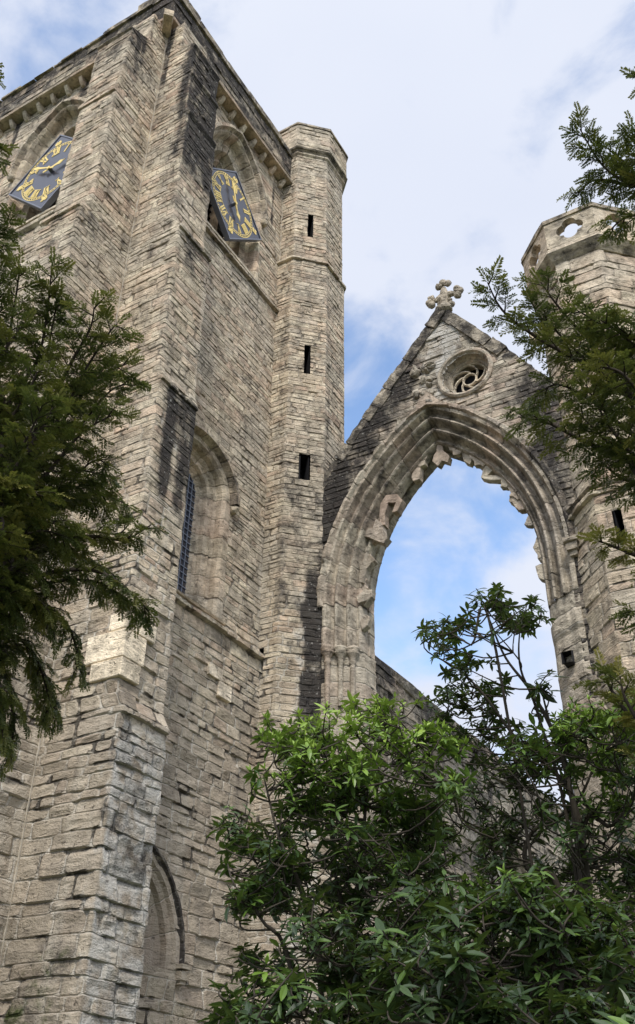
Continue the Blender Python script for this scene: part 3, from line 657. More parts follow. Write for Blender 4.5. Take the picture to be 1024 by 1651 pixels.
def oct_slab(name, g0, g1, z0_, z1_, parent, mat, dkv, fn=octo):
    bm = bmesh.new(); A = [bm.verts.new((x, y, z0_)) for x, y in fn(g0)]; B = [bm.verts.new((x, y, z1_)) for x, y in fn(g1)]; bm.faces.new(A[::-1]); bm.faces.new(B)
    for i in range(8): bm.faces.new((A[i], A[(i+1) % 8], B[(i+1) % 8], B[i]))
    rough_up(bm, .012, 3, 3); o = bm_to(name, bm, mat, parent, sc=.2); a = o.data.attributes.new('dk', 'FLOAT', 'POINT'); a.data.foreach_set('value', np.full(len(o.data.vertices), dkv, np.float32)); return o
oct_slab('coping', .19, .17, 29.52, 29.64, pr, STONE, .55); oct_slab('string_course', .02, .17, 28.26, 28.40, turret, STONE, .6)
def slit(parent, fr, w_, z0_, z1_, deep=.6):
    bm = bmesh.new(); M = fr_matrix(fr, 0); c8 = [(-w_, z0_), (w_, z0_), (w_, z1_), (-w_, z1_)]
    A = [bm.verts.new(M @ Vector((x, y, -.0))) for x, y in c8]; B = [bm.verts.new(M @ Vector((x, y, -deep))) for x, y in c8]; O_ = [bm.verts.new(M @ Vector((x*1.35, (y-(z0_+z1_)/2)*1.06+(z0_+z1_)/2, -.035))) for x, y in c8]
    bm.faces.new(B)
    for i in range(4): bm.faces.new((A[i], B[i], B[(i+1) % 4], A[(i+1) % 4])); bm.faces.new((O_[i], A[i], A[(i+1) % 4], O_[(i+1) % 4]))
    return bm_to('slit_shade_sheet', bm, BLACKP, parent)
q_ = math.sqrt(.5)
for a_, b_, w_ in SLITS: slit(turret, Frame((-10.21, 16.31, 0), (q_, q_, 0), (q_, -q_, 0)), w_-.02, a_+.01, b_-.01)
slit(turret, Frame((-10.94, 15.97-.05, 0), (1, 0, 0), (0, -1, 0)), .07, 10.27, 10.97)

# ------------------------------------------------------------------ gable wall with the great arch
GY, ACX = 16.62, -6.93
ARCH = dict(hw=2.85, zs=12.0, c=2.5, zb=5.2)
gable = empty('gable_wall', (-6.9, 17.1, 0), 'ruined gable wall pierced by one huge pointed arch open to the sky', 'ruined wall')
GAX, GAZ = -6.32, 19.62
def slope_top(x): return np.where(x < GAX, GAZ-(GAX-x)*1.19, GAZ-(x-GAX)*1.42)
ROSE = (-5.93, 17.36, .58)
def gable_hole(x, y, z):
    return in_arch(x-ACX, z, ARCH['hw'], ARCH['zs'], ARCH['c'], ARCH['zb'], d=.06) | (z > slope_top(x)+.02) | ((x-ROSE[0])**2+(z-ROSE[1])**2 < ROSE[2]**2)
def gable_stain(x, y, z):
    n = fbm(x*1.2, z*1.0, 25, 4); st = slope_top(x)
    left = (1-sstep(x+.5*(n-.5), -9.55, -8.6))*sstep(z, 9.0, 10.4)*1.0
    sl = (1-sstep(st-z, .6, 1.9))*1.0*sstep(-x, -GAX+.2, -GAX+1.0)
    right = sstep(x+.4*(n-.5), -6.1, -5.6)*sstep(z, 17.8, 18.3)*.85 + sstep(x+.5*(n-.5), -5.1, -4.35)*.8
    low = .35*(1-sstep(z, 6, 9))+.34*sstep(z, 13.5, 16.5)*sstep(np.abs(x-GAX), .5, 1.4)
    dk = np.maximum.reduce([left*1.25, sl*1.0, right*1.0, low])+(n-.5)*1.1
    pl = .34*np.exp(-((x+6.3)/1.0)**2)*sstep(z, 16.2, 17)+.2*(x < -6)
    return {'dk': dk, 'pl': pl}
link('wall', strip('wall', lambda z: [(-9.98, GY), (-3.85, GY)], 0.0, 19.7, 81, False, .06, hole=gable_hole, stain=gable_stain, rough=.7, hmin=.10, hmax=.19, lens=(.22, .6)), GREYSTONE, gable)
bk = strip('back_face', lambda z: [(-3.85, GY+.98), (-9.98, GY+.98)], 0.0, 19.7, 82, False, .12, hole=lambda x, y, z: in_arch(x-ACX, z, ARCH['hw']-.74, ARCH['zs'], ARCH['c'], ARCH['zb'], d=-.02) | (z > slope_top(x)+.02), rough=.6)
link('back_face', bk, GREYSTONE, gable)
frg = Frame((ACX, GY, 0), (1, 0, 0), (0, -1, 0))
MPROF = [(-.03, .06), (-.03, -.03), (.02, -.05), (.07, -.03), (.085, .05), (.11, .15), (.16, .18), (.21, .13), (.24, .05), (.28, .02), (.31, .06), (.33, .19), (.36, .30), (.41, .33), (.45, .27), (.475, .18), (.51, .16), (.54, .20), (.56, .34), (.60, .45), (.64, .46), (.67, .39), (.70, .37), (.73, .42), (.755, .53), (.755, .66), (.70, .68), (.70, .74), (.755, .76), (.755, 1.0)]
def arch_dk(x, y, z):
    n = fbm(x*1.5, z*1.5+y*3, 33, 3); return .26*sstep(z, 12.5, 15.5)+.12+(n-.45)*1.0
JPROF = [(-.03, .06), (-.03, -.03), (.10, -.02), (.16, .02), (.22, .07), (.30, .12), (.38, .16), (.46, .2), (.54, .27), (.62, .33), (.70, .42), (.755, .52), (.755, .7), (.755, 1.0)]
am = link('arch_moulding', sweep('arch_moulding', frg, MPROF, ARCH['hw'], ARCH['zs'], ARCH['c'], 10.93, seed=91, jit=.006, vous=.55, step=.08, dk=arch_dk, rough=.0025), GREYSTONE, gable)
for sd_ in (1, -1): link('jamb', sweep('jamb', frg, JPROF, ARCH['hw'], 10.93, ARCH['c'], ARCH['zb']-.1, seed=92+sd_, jit=.018, vous=.4, step=.09, rough=.012, amax=.0001, sides=(sd_,)), GREYSTONE, gable)
hm = link('hood_mould', sweep('hood_mould', frg, [(-.16, .05), (-.16, -.06), (-.11, -.13), (-.04, -.13), (0, -.06), (.03, -.02)], ARCH['hw'], ARCH['zs'], ARCH['c'], 12.0, seed=93, jit=.02, dk=lambda x, y, z: .25+.5*sstep(x, -5.6, -4.2)+.25*sstep(z, 15.5, 16.5), rough=.008), GREYSTONE, am)
bm = bmesh.new()
for i, (w_, h_, d_) in enumerate(((.15, .1, .24), (.12, .16, .18), (.08, .16, .11))): add_box(bm, (ARCH['hw']+.06-w_, 12.0-.11*i-h_, -.02), (ARCH['hw']+.06+w_, 12.0-.11*i, d_), fr_matrix(frg, 0))
rough_up(bm, .02, 4, 1); bm_to('label_stop', bm, GREYSTONE, hm, sc=.02)
# ogee peak of the hood
bm = bmesh.new(); ht = ARCH['zs']+math.sqrt((ARCH['hw']+ARCH['c'])**2-ARCH['c']**2)
extrude_poly(bm, [(-.55, ht-.28), (0, ht-.05), (.55, ht-.28), (.30, ht+.02), (.0, ht+.42), (-.06, ht+.40), (-.24, ht+.02)], 0, .16, fr_matrix(frg, 0)); rough_up(bm, .02, 9, 2); bm_to('hood_peak', bm, GREYSTONE, am, sc=.3)
# left jamb: three shafts under little capitals
M = fr_matrix(frg, 0)
for k, (dl, dp) in enumerate(((.13, -.03), (.36, .13), (.58, .28))):
    bm = bmesh.new(); prof = [(.055, 9.62), (.058, 10.45), (.06, 10.6), (.085, 10.64), (.06, 10.68), (.075, 10.74), (.13, 10.82), (.155, 10.86), (.12, 10.89), (.16, 10.93), (.15, 10.98), (.06, 11.0)]
    rings = [[bm.verts.new(M @ Vector((-(ARCH['hw']-dl)+r_*math.cos(t*math.pi/6), z_, -dp+r_*math.sin(t*math.pi/6)))) for t in range(12)] for r_, z_ in prof]
    for a_, b_ in zip(rings, rings[1:]):
        for t in range(12): bm.faces.new((a_[t], a_[(t+1) % 12], b_[(t+1) % 12], b_[t]))
    bm.faces.new(rings[-1]); bm_to('capital_shaft', bm, GREYSTONE, gable, sc=.3+.2*k, smooth=True)
# putlog hole
slit(gable, Frame((-4.46, GY-.02, 0), (1, 0, 0), (0, -1, 0)), .09, 9.45, 9.68, .4).name = 'socket_hole'
# gable coping
bm = bmesh.new(); r = random.Random(12)
for sd, sl, xe in ((-1, 1.19, -9.95), (1, 1.42, -3.9)):
    x = GAX
    an = math.atan(sl)
    while abs(x-xe) > .08:
        st_ = r.uniform(.35, .62)*math.cos(an)*1.2; x2 = x+sd*st_
        if (x2-xe)*sd > 0: x2 = xe
        z0_, z1_ = slope_top(np.array([x]))[0], slope_top(np.array([x2]))[0]; ln = math.hypot(x2-x, z1_-z0_); jit_ = r.uniform(-.015, .02)
        Mx = Matrix.Translation((x, GY+.5, z0_+jit_)) @ Matrix.Rotation(-math.atan2(z1_-z0_, x2-x), 4, 'Y')
        up_ = (x2 > -8.0) and (x2 < -4.8); t_ = r.uniform(.06, .11) if up_ else r.uniform(.0, .16); yo = -.56 if up_ else -.50; add_box(bm, (.006, yo+r.uniform(-.04, .03), -.22), (ln-.006, .52, t_), Mx); x = x2
rough_up(bm, .022, 6, 3)
cp = bm_to('coping', bm, GREYSTONE, gable, sc=.15); a = cp.data.attributes.new('dk', 'FLOAT', 'POINT'); a.data.foreach_set('value', np.full(len(cp.data.vertices), .72, np.float32))
# rose window: blind roundel with whirling tracery
bm = bmesh.new(); rp = [(.72, -.01), (.72, .04), (.68, .08), (.63, .07), (.60, .0), (.57, -.12), (.54, -.20), (.51, -.19), (.48, -.24), (.46, -.5)]
M = Matrix(((1, 0, 0, ROSE[0]), (0, 0, -1, GY), (0, 1, 0, ROSE[1]), (0, 0, 0, 1)))
NSEG = 64
rings = [[bm.verts.new(M @ Vector((r_*math.cos(t*2*math.pi/NSEG), r_*math.sin(t*2*math.pi/NSEG), d_))) for t in range(NSEG)] for r_, d_ in rp]
for a_, b_ in zip(rings, rings[1:]):
    for t in range(NSEG): bm.faces.new((a_[t], b_[t], b_[(t+1) % NSEG], a_[(t+1) % NSEG]))
rw = bm_to('rose_window', bm, GREYSTONE, gable, sc=[.2+.6*((i*7919 % 13)/13) for i in range(len(rp)*NSEG-NSEG)])
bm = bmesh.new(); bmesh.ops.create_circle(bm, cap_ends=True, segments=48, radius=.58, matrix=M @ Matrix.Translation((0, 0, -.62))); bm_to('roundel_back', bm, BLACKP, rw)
def tube_curve(bm, pts, rad, M, seg=6):
    prev = None
    for i, p in enumerate(pts):
        t = (Vector(pts[min(i+1, len(pts)-1)])-Vector(pts[max(i-1, 0)])); t = Vector((t.x, t.y)).normalized(); nn = Vector((-t.y, t.x)); rr = rad[i] if isinstance(rad, (list, tuple)) else rad
        ring = [bm.verts.new(M @ Vector((p[0]+nn.x*rr*math.cos(a_*2*math.pi/seg), p[1]+nn.y*rr*math.cos(a_*2*math.pi/seg), rr*1.7*math.sin(a_*2*math.pi/seg)))) for a_ in range(seg)]
        if prev:
            for a_ in range(seg): bm.faces.new((prev[a_], prev[(a_+1) % seg], ring[(a_+1) % seg], ring[a_]))
        else: bm.faces.new(ring[::-1])
        prev = ring
    bm.faces.new(prev)
bm = bmesh.new(); Mt = M @ Matrix.Translation((0, 0, -.30))
tube_curve(bm, [(.17*math.cos(t*math.pi/14), .17*math.sin(t*math.pi/14)) for t in range(29)], .028, Mt)
for k in range(6):
    a0 = k*math.pi/3+.3; pts = []
    for i in range(11):
        t = i/10; rr = .17+.31*t; an = a0+1.35*t**1.1; pts.append((rr*math.cos(an), rr*math.sin(an)))
    tube_curve(bm, pts, .026, Mt)
tube_curve(bm, [(.47*math.cos(t*math.pi/20), .47*math.sin(t*math.pi/20)) for t in range(41)], .03, Mt)
bm_to('tracery', bm, DRESSED, rw, sc=.55)
# worn niche canopy left of the rose
bm = bmesh.new(); r = random.Random(77)
for i in range(16):
    p = Vector((r.uniform(-7.25, -6.75), GY-.04, r.uniform(17.0, 18.05))); bmesh.ops.create_icosphere(bm, subdivisions=2, radius=1, matrix=Matrix.Translation(p) @ Matrix.Diagonal((r.uniform(.05, .15), r.uniform(.06, .16), r.uniform(.06, .17), 1)))
rough_up(bm, .035, 3, 0); o = bm_to('worn_carving', bm, GREYSTONE, gable, sc=.6); a = o.data.attributes.new('dk', 'FLOAT', 'POINT'); a.data.foreach_set('value', np.array([.3+.35*((i*13) % 7)/7 for i in range(len(o.data.vertices))], np.float32))
# finial cross
bm = bmesh.new(); r = random.Random(5); cx_, cz_ = GAX+.02, 20.14
def blob(x, z, rx, ry, rz): bmesh.ops.create_icosphere(bm, subdivisions=2, radius=1, matrix=Matrix.Translation((x, GY+.02, z)) @ Matrix.Diagonal((rx, ry, rz, 1)))
blob(cx_, 19.72, .20, .2, .14); blob(cx_, 19.86, .10, .11, .14)
blob(cx_, cz_, .14, .12, .38); blob(cx_, cz_+.02, .30, .11, .12)
for ax, az in ((1, 0), (-1, 0), (0, 1)):
    blob(cx_+ax*.2, cz_+az*.22, .09 if az else .15, .08, .15 if az else .08)
    for k in (-1, 0, 1):
        ex, ez = cx_+ax*.36+(az*k*.12), cz_+az*.44+(ax != 0)*k*.11+(k == 0)*az*.07; blob(ex+(k == 0)*ax*.06, ez, .112, .10, .112)
for k in (-1, 1): blob(cx_+k*.17, 19.80, .10, .1, .10); blob(cx_+k*.15, cz_-.17, .06, .07, .06)
rough_up(bm, .022, 5, 0); bm_to('cross_finial', bm, GREYSTONE, gable, sc=.1)
# stubs of broken window tracery clinging to the arch
def stub(px_pts, seed, y0=GY+.46, y1=GY+.66):
    pts = []
    for px, py in px_pts:
        p = on_y(px, py, y0); pts.append((p.x, p.z))
    bm = bmesh.new(); M_ = Matrix(((1, 0, 0, 0), (0, 0, -1, 0), (0, 1, 0, 0), (0, 0, 0, 1)))
    a_ = sum(pts[i][0]*pts[(i+1) % len(pts)][1]-pts[(i+1) % len(pts)][0]*pts[i][1] for i in range(len(pts)))
    if a_ < 0: pts = pts[::-1]
    extrude_poly(bm, pts, -y1, -y0, M_); bmesh.ops.recalc_face_normals(bm, faces=bm.faces); bmesh.ops.bevel(bm, geom=bm.edges[:], offset=.010, segments=1, affect='EDGES')
    bmesh.ops.triangulate(bm, faces=[f for f in bm.faces if len(f.verts) > 4]); bmesh.ops.subdivide_edges(bm, edges=[e for e in bm.edges if e.calc_length() > .09], cuts=1); r_ = random.Random(seed)
    for v in bm.verts: v.co += Vector((r_.uniform(-1, 1), r_.uniform(-1, 1), r_.uniform(-1, 1)))*.006
    return bm_to('tracery_stub', bm, GREYSTONE, gable, sc=(seed*.37) % 1)
stub([(702, 706), (713, 706), (714, 726), (724, 734), (722, 745), (712, 742), (706, 751), (697, 744), (699, 734), (704, 727)], 1)
stub([(663, 770), (671, 728), (688, 716), (692, 724), (680, 733), (676, 772), (666, 776)], 2)
stub([(730, 716), (742, 712), (752, 722), (760, 742), (757, 748), (748, 744), (744, 730), (732, 724)], 3)
stub([(775, 770), (779, 756), (786, 748), (802, 746), (822, 752), (836, 766), (822, 768), (806, 758), (794, 758), (786, 766), (800, 766), (818, 772), (800, 774), (784, 773)], 4)
stub([(815, 780), (826, 764), (852, 762), (846, 790), (841, 818), (832, 820), (827, 812), (820, 808), (823, 794)], 5)
stub([(853, 828), (862, 826), (872, 846), (868, 850), (858, 840)], 6)
stub([(863, 880), (876, 878), (876, 905), (866, 900), (872, 892), (862, 888)], 7)
stub([(863, 912), (874, 908), (884, 930), (880, 936), (868, 932)], 8)
stub([(612, 846), (612, 812), (622, 798), (640, 796), (649, 806), (640, 824), (632, 826), (638, 810), (626, 810), (620, 828), (620, 846)], 9, GY+.33, GY+.55)
stub([(570, 850), (582, 846), (600, 852), (606, 836), (616, 844), (618, 862), (626, 866), (618, 876), (602, 870), (594, 866), (578, 864)], 10, GY+.3, GY+.52)
stub([(580, 912), (588, 902), (600, 905), (590, 918), (586, 940), (579, 938)], 11, GY+.36, GY+.56)
stub([(574, 962), (588, 950), (600, 950), (599, 962), (586, 976), (592, 968), (578, 972)], 12, GY+.36, GY+.56)
stub([(581, 1000), (590, 990), (596, 994), (592, 1008), (583, 1016)], 13, GY+.38, GY+.56)
rf = random.Random(31)
for sd in (-1, 1):
    R = ARCH['hw']+ARCH['c']-.72; th = .02
    while th < math.acos(ARCH['c']/R)-.06:
        ln = rf.uniform(.05, .12); 
        if rf.random() < .72:
            bm = bmesh.new(); n_ = 5; pts_o, pts_i = [], []
            for i in range(n_+1):
                t = th+ln*i/n_; hgt = .03+rf.uniform(.05, .17)*math.sin(math.pi*min(1, .15+i/n_*.85)); 
                for lst, rr in ((pts_o, R+.02), (pts_i, R-hgt)): lst.append((ACX+sd*(rr*math.cos(t)-ARCH['c']), ARCH['zs']+rr*math.sin(t)))
            pts = pts_o+pts_i[::-1]
            if sd < 0: pts = pts[::-1]
            y0 = GY+.44+rf.uniform(-.03, .03); extrude_poly(bm, pts, -(y0+rf.uniform(.12, .2)), -y0, Matrix(((1, 0, 0, 0), (0, 0, -1, 0), (0, 1, 0, 0), (0, 0, 0, 1))))
            bmesh.ops.recalc_face_normals(bm, faces=bm.faces); bmesh.ops.bevel(bm, geom=bm.edges[:], offset=.008, segments=1, affect='EDGES'); o = bm_to('tracery_stub', bm, GREYSTONE, gable, sc=rf.random())
        th += ln+rf.uniform(.01, .07)
# window sill wall at the foot of the arch
bm = bmesh.new(); add_box(bm, (ACX-2.9, GY+.15, 4.6), (ACX+2.9, GY+.95, 5.2)); rough_up(bm, .04, 3, 12)
o = bm_to('sill', bm, GREYSTONE, gable, sc=.4); a = o.data.attributes.new('mo', 'FLOAT', 'POINT'); a.data.foreach_set('value', np.full(len(o.data.vertices), .5, np.float32))

# ------------------------------------------------------------------ roofless nave wall beyond the arch
nave = empty('nave_wall', (-9.9, 30, 0), 'roofless dark rubble wall running away behind the great arch', 'ruined wall')
def nave_hole(x, y, z):
    h = np.zeros(len(x), bool)
    for yc in (26.6, 33.0, 39.4): h |= (x > -9.7) & in_arch(y-yc, z, 1.35, 7.2, .9, 4.0)
    top = 11.6+0*y; return h | ((z > top) & (x > -9.7))
def nave_st(x, y, z): n = fbm(y*.8, z*.8, 45, 4); return {'dk': .42+.8*(n-.4)+.2*sstep(z, 9.5, 11.5), 'mo': .3*sstep(z, 11.2, 11.6)}
link('wall', strip('wall', lambda z: [(-9.4, 17.62), (-9.4, 46), (-10.4, 46), (-10.4, 17.62)], 0, 11.5, 101, True, .11, coarse=(1, 2, 3), hole=nave_hole, stain=nave_st, rough=1.1), GREYSTONE, nave)
bm = bmesh.new(); add_box(bm, (-10.35, 17.7, 11.2), (-9.42, 45.9, 11.52)); rough_up(bm, .05, 3, 20); bm_to('wall_top', bm, GREYSTONE, nave, sc=.2)
for yc in (26.6, 33.0, 39.4):
    frn = Frame((-9.4, yc, 0), (0, 1, 0), (1, 0, 0))
    w = link('window', sweep('window', frn, [(-.06, .1), (-.06, -.03), (.06, -.02), (.1, .1), (.2, .2), (.25, .5)], 1.35, 7.2, .9, 4.0, seed=int(yc), vous=.5, step=.15), GREYSTONE, nave)
    arch_panel('dark_backing', frn, 1.2, 7.2, .9, 4.0, .5, BLACKP, w)  # black sheet painted in for the dark of the window opening

# ------------------------------------------------------------------ right-hand octagonal turret
rtur = empty('octagonal_turret', (-2.78, 17.3, 0), 'broad eight-sided turret with pierced parapet standing behind the yew boughs', 'turret')
def oct2(a_, c_=(-2.78, 17.34)):
    s_ = a_*math.tan(math.pi/8); return [(c_[0]+x, c_[1]+y) for x, y in ((-s_, -a_), (s_, -a_), (a_, -s_), (a_, s_), (s_, a_), (-s_, a_), (-a_, s_), (-a_, -s_))]
RTT = lip_table([(12.55, 1.36, 1.24)], .10, .2)
def rt_stain(x, y, z):
    n = fbm(x*1.5+y*1.3, z*.9, 55, 4); return {'dk': (n-.5)*.5+.5*sstep(z, 18.7, 19.1)*0+.25*np.exp(-((x+4.0)/.3)**2), 'pl': .25*sstep(z, 14, 16)}
def rt_hole(x, y, z): return (np.abs(y-15.98) < .3) & (np.abs(x+2.93) < .09) & (z > 11.3) & (z < 12.05)
link('shaft', strip('shaft', lambda z: oct2(float(np.interp(z, *RTT))), 0, 19.12, 111, True, .06, coarse=(2, 3, 4, 5), hole=rt_hole, stain=rt_stain, rough=.8, hmin=.15, hmax=.30, breaks=(12.45, 12.55, 11.3, 12.05)), STONE, rtur)
slit(rtur, Frame((-2.93, 15.98, 0), (1, 0, 0), (0, -1, 0)), .075, 11.31, 12.04, .7)
oct_slab('string_course', 1.30, 1.48, 12.50, 12.66, rtur, STONE, .6, fn=oct2)
oct_slab('string_course', 1.26, 1.48, 19.10, 19.34, rtur, STONE, .45, fn=oct2)
rp = oct_slab('parapet', 1.44, 1.42, 19.34, 19.52, rtur, DRESSED, .2, fn=oct2)
def quatre(th, a_=.115, r_=.125): # radius of a quatrefoil outline
    th = (th % (math.pi/2)); th = th if th < math.pi/4 else th-math.pi/2
    return a_*math.cos(th)+math.sqrt(max(0, r_*r_-(a_*math.sin(th))**2))
PO, PI_ = oct2(1.42), oct2(1.22)
for i in range(8):
    a_, b_ = Vector((*PO[i], 0)), Vector((*PO[(i+1) % 8], 0)); mid = (a_+b_)/2; rr = (b_-a_).normalized(); nn = Vector((rr.y, -rr.x, 0)); hw_ = (b_-a_).length/2; hw2 = (Vector((*PO[i], 0))-Vector((*PO[(i+1) % 8], 0))).length/2*(1.22/1.42)
    bm = bmesh.new(); z0_, z1_ = 19.52, 20.36; zc_ = (z0_+z1_)/2+.02; M = Matrix(((rr.x, 0, nn.x, mid.x), (rr.y, 0, nn.y, mid.y), (0, 1, 0, zc_), (0, 0, 0, 1)))
    n_ = 64; ex = hw_-.001; ey0, ey1 = z0_-zc_, z1_-zc_
    Fi, Fo, Bi, Bo = [], [], [], []
    for k in range(n_):
        th = 2*math.pi*k/n_; c_, s_ = math.cos(th), math.sin(th); q = quatre(th, .16, .165)
        def rect(hx): 
            t = min(hx/abs(c_) if abs(c_) > 1e-6 else 9, (ey1 if s_ > 0 else -ey0)/abs(s_) if abs(s_) > 1e-6 else 9); return (t*c_, t*s_)
        Fi.append(bm.verts.new(M @ Vector((q*c_, q*s_, 0)))); x_, y_ = rect(ex); Fo.append(bm.verts.new(M @ Vector((x_, y_, 0))))
        Bi.append(bm.verts.new(M @ Vector((q*c_, q*s_, -.2)))); x_, y_ = rect(hw2); Bo.append(bm.verts.new(M @ Vector((x_, y_, -.2))))
    for k in range(n_):
        j = (k+1) % n_; bm.faces.new((Fi[k], Fo[k], Fo[j], Fi[j])); bm.faces.new((Bi[k], Bi[j], Bo[j], Bo[k])); bm.faces.new((Fi[k], Fi[j], Bi[j], Bi[k])); bm.faces.new((Fo[k], Bo[k], Bo[j], Fo[j]))
    bmesh.ops.subdivide_edges(bm, edges=[e for e in bm.edges if e.calc_length() > .12], cuts=2); o = bm_to('pierced_panel', bm, DRESSED, rp, sc=.1+.1*i); a_ = o.data.attributes.new('dk', 'FLOAT', 'POINT'); a_.data.foreach_set('value', np.full(len(o.data.vertices), .38, np.float32))
PC = oct2(1.46); PD = oct2(1.16); bm = bmesh.new()
for z_ in (0,):
    A = [bm.verts.new((x, y, 20.36)) for x, y in PC]; B = [bm.verts.new((x, y, 20.50)) for x, y in PC]; C_ = [bm.verts.new((x, y, 20.36)) for x, y in PD]; D_ = [bm.verts.new((x, y, 20.52)) for x, y in PD]
    for i in range(8):
        j = (i+1) % 8; bm.faces.new((A[i], A[j], B[j], B[i])); bm.faces.new((B[i], B[j], D_[j], D_[i])); bm.faces.new((C_[j], C_[i], D_[i], D_[j])); bm.faces.new((A[j], A[i], C_[i], C_[j]))
rough_up(bm, .02, 3, 2); o = bm_to('coping', bm, STONE, rp, sc=.2); a = o.data.attributes.new('dk', 'FLOAT', 'POINT'); a.data.foreach_set('value', np.full(len(o.data.vertices), .6, np.float32))
bm = bmesh.new(); add_box(bm, (-.32, -.09, -.12), (.05, .09, .12), Matrix.Translation((-4.05, 17.0, 17.95)) @ Matrix.Rotation(.3, 4, 'Z')); rough_up(bm, .03, 3, 2); bm_to('waterspout', bm, STONE, rtur, sc=.1)

# ------------------------------------------------------------------ foliage helpers
class Soup:
    def __init__(s): s.V, s.F, s.C = [], [], []
    def quad(s, a, b, c, d, col):
        i = len(s.V); s.V += [a, b, c, d]; s.F.append((i, i+1, i+2, i+3)); s.C.append(col)
    def mesh(s, name, smooth=False): return np_mesh(name, np.array([tuple(v) for v in s.V]), np.array(s.F), {'sc': s.C}, None, smooth)
class Tubes:
    def __init__(s): s.V, s.F = [], []
    def add(s, pts, r0, r1, seg=6):
        n = len(pts); prev = None
        for i, p in enumerate(pts):
            t = (pts[min(i+1, n-1)]-pts[max(i-1, 0)]).normalized(); u = t.cross(Vector((.31, .2, .93))).normalized(); v = t.cross(u); rr = r0+(r1-r0)*i/(n-1)
            b = len(s.V); s.V += [p+(u*math.cos(k*2*math.pi/seg)+v*math.sin(k*2*math.pi/seg))*rr for k in range(seg)]
            if prev is not None: s.F += [(prev+k, prev+(k+1) % seg, b+(k+1) % seg, b+k) for k in range(seg)]
            prev = b
    def mesh(s, name): return np_mesh(name, np.array([tuple(v) for v in s.V]), np.array(s.F), None, None, True)
def smooth_path(pts, sub=5):
    out = []
    for i in range(len(pts)-1):
        p0, p1, p2, p3 = pts[max(i-1, 0)], pts[i], pts[i+1], pts[min(i+2, len(pts)-1)]
        for k in range(sub):
            t = k/sub; out.append(.5*((2*p1)+(p2-p0)*t+(2*p0-5*p1+4*p2-p3)*t*t+(3*p1-p0-3*p2+p3)*t**3))
    out.append(pts[-1]); return out

# ---- yew
class Needles:
    """twiglets of two-ranked needles: a dozen different sprigs, each placed, turned and scaled"""
    def __init__(s, seed):
        r = np.random.RandomState(seed); s.T = []
        for v in range(14):
            n = 13; P = []
            for i in range(n):
                t = (i+.5)/n
                for sd in (1, -1):
                    b = np.array([t, 0, -.22*t*t]); nd = np.array([r.uniform(.35, .95), sd*r.uniform(.7, 1.1), r.uniform(-.5, .45)]); nd /= np.linalg.norm(nd)
                    ln = .34*r.uniform(.75, 1.2)*(1-.4*t*t); w = np.cross(nd, [0, 0, 1]); w = w/np.linalg.norm(w)*.052
                    P.append([b-w*.5, b+nd*ln*.5-w, b+nd*ln, b+nd*ln*.5+w])
            s.T.append(np.array(P))
        s.Vs, s.Cs, s.r = [], [], r
    def add(s, p, d, L, col):
        d = d.normalized(); side = d.cross(Vector((0, 0, 1)))
        if side.length < .2: side = d.cross(Vector((1, 0, 0)))
        side = side.normalized(); up = side.cross(d); a = s.r.uniform(-.6, .6); side, up = side*math.cos(a)+up*math.sin(a), up*math.cos(a)-side*math.sin(a)
        M = np.array([tuple(d), tuple(side), tuple(up)])*L; T = s.T[s.r.randint(14)]
        s.Vs.append((T.reshape(-1, 3) @ M + np.array(tuple(p))).astype(np.float32)); s.Cs.append(np.clip(col+s.r.uniform(-.13, .13, len(T))+.12*np.repeat(np.linspace(0, 1, len(T)//2), 2), 0, 1))
    def mesh(s, name):
        V = np.concatenate(s.Vs); return np_mesh(name, V, np.arange(len(V)).reshape(-1, 4), {'sc': np.concatenate(s.Cs)})
def yew_limb(sp, tw, pts, rng, bl=.42, col=.4, r0=.022, gap=.045, droop=.5, bare=.12, size=1.0):
    path = smooth_path(pts, 8); tw.add(path, r0, .004, 6); n = len(path)
    acc = 0; last = path[0]; total = sum((path[i+1]-path[i]).length for i in range(n-1)); run = 0; sgn = 1
    for i in range(1, n):
        seg = path[i]-path[i-1]; ln = seg.length; run += ln; acc += ln; f = run/total
        while acc > gap:
            acc -= gap
            if f < bare: continue
            p = path[i]-seg.normalized()*acc; t = seg.normalized(); sgn = -sgn
            lat = t.cross(Vector((rng.uniform(-.4, .4), rng.uniform(-.4, .4), 1))).normalized()*sgn
            bd = (t*rng.uniform(.45, .9)+lat*rng.uniform(.5, 1.0)+Vector((0, 0, rng.uniform(-.35, .25)))).normalized()
            L = bl*(1-f*.62)*rng.uniform(.55, 1.15); m = max(4, int(L/(.030*size))); q = Vector(p); dd = Vector(bd); bp = [Vector(q)]
            c0 = col+rng.uniform(-.28, .3)
            for k in range(m):
                dd = (dd+Vector((rng.uniform(-.12, .12), rng.uniform(-.12, .12), -droop*.16+rng.uniform(-.08, .08)))).normalized(); q = q+dd*L/m; bp.append(Vector(q))
                s2 = 1 if k % 2 else -1; l2 = dd.cross(Vector((0, 0, 1))).normalized()*s2 if abs(dd.z) < .95 else Vector((s2, 0, 0))
                sp.add(Vector(q), dd*.65+l2*rng.uniform(.4, .9)+Vector((0, 0, -droop*rng.uniform(0, .9))), rng.uniform(.05, .105)*(1-.25*k/m)*size, c0)
                if rng.random() < .9: sp.add(Vector(q), dd*.5-l2*rng.uniform(.3, .9)+Vector((0, 0, -droop*rng.uniform(0, .7)+rng.uniform(-.1, .4))), rng.uniform(.045, .09)*size, c0-.08)
            sp.add(q, dd, rng.uniform(.06, .11), c0+.15)
            tw.add(bp, .006, .002, 4)
    sp.add(path[-1], path[-1]-path[-2], .1, col+.2)
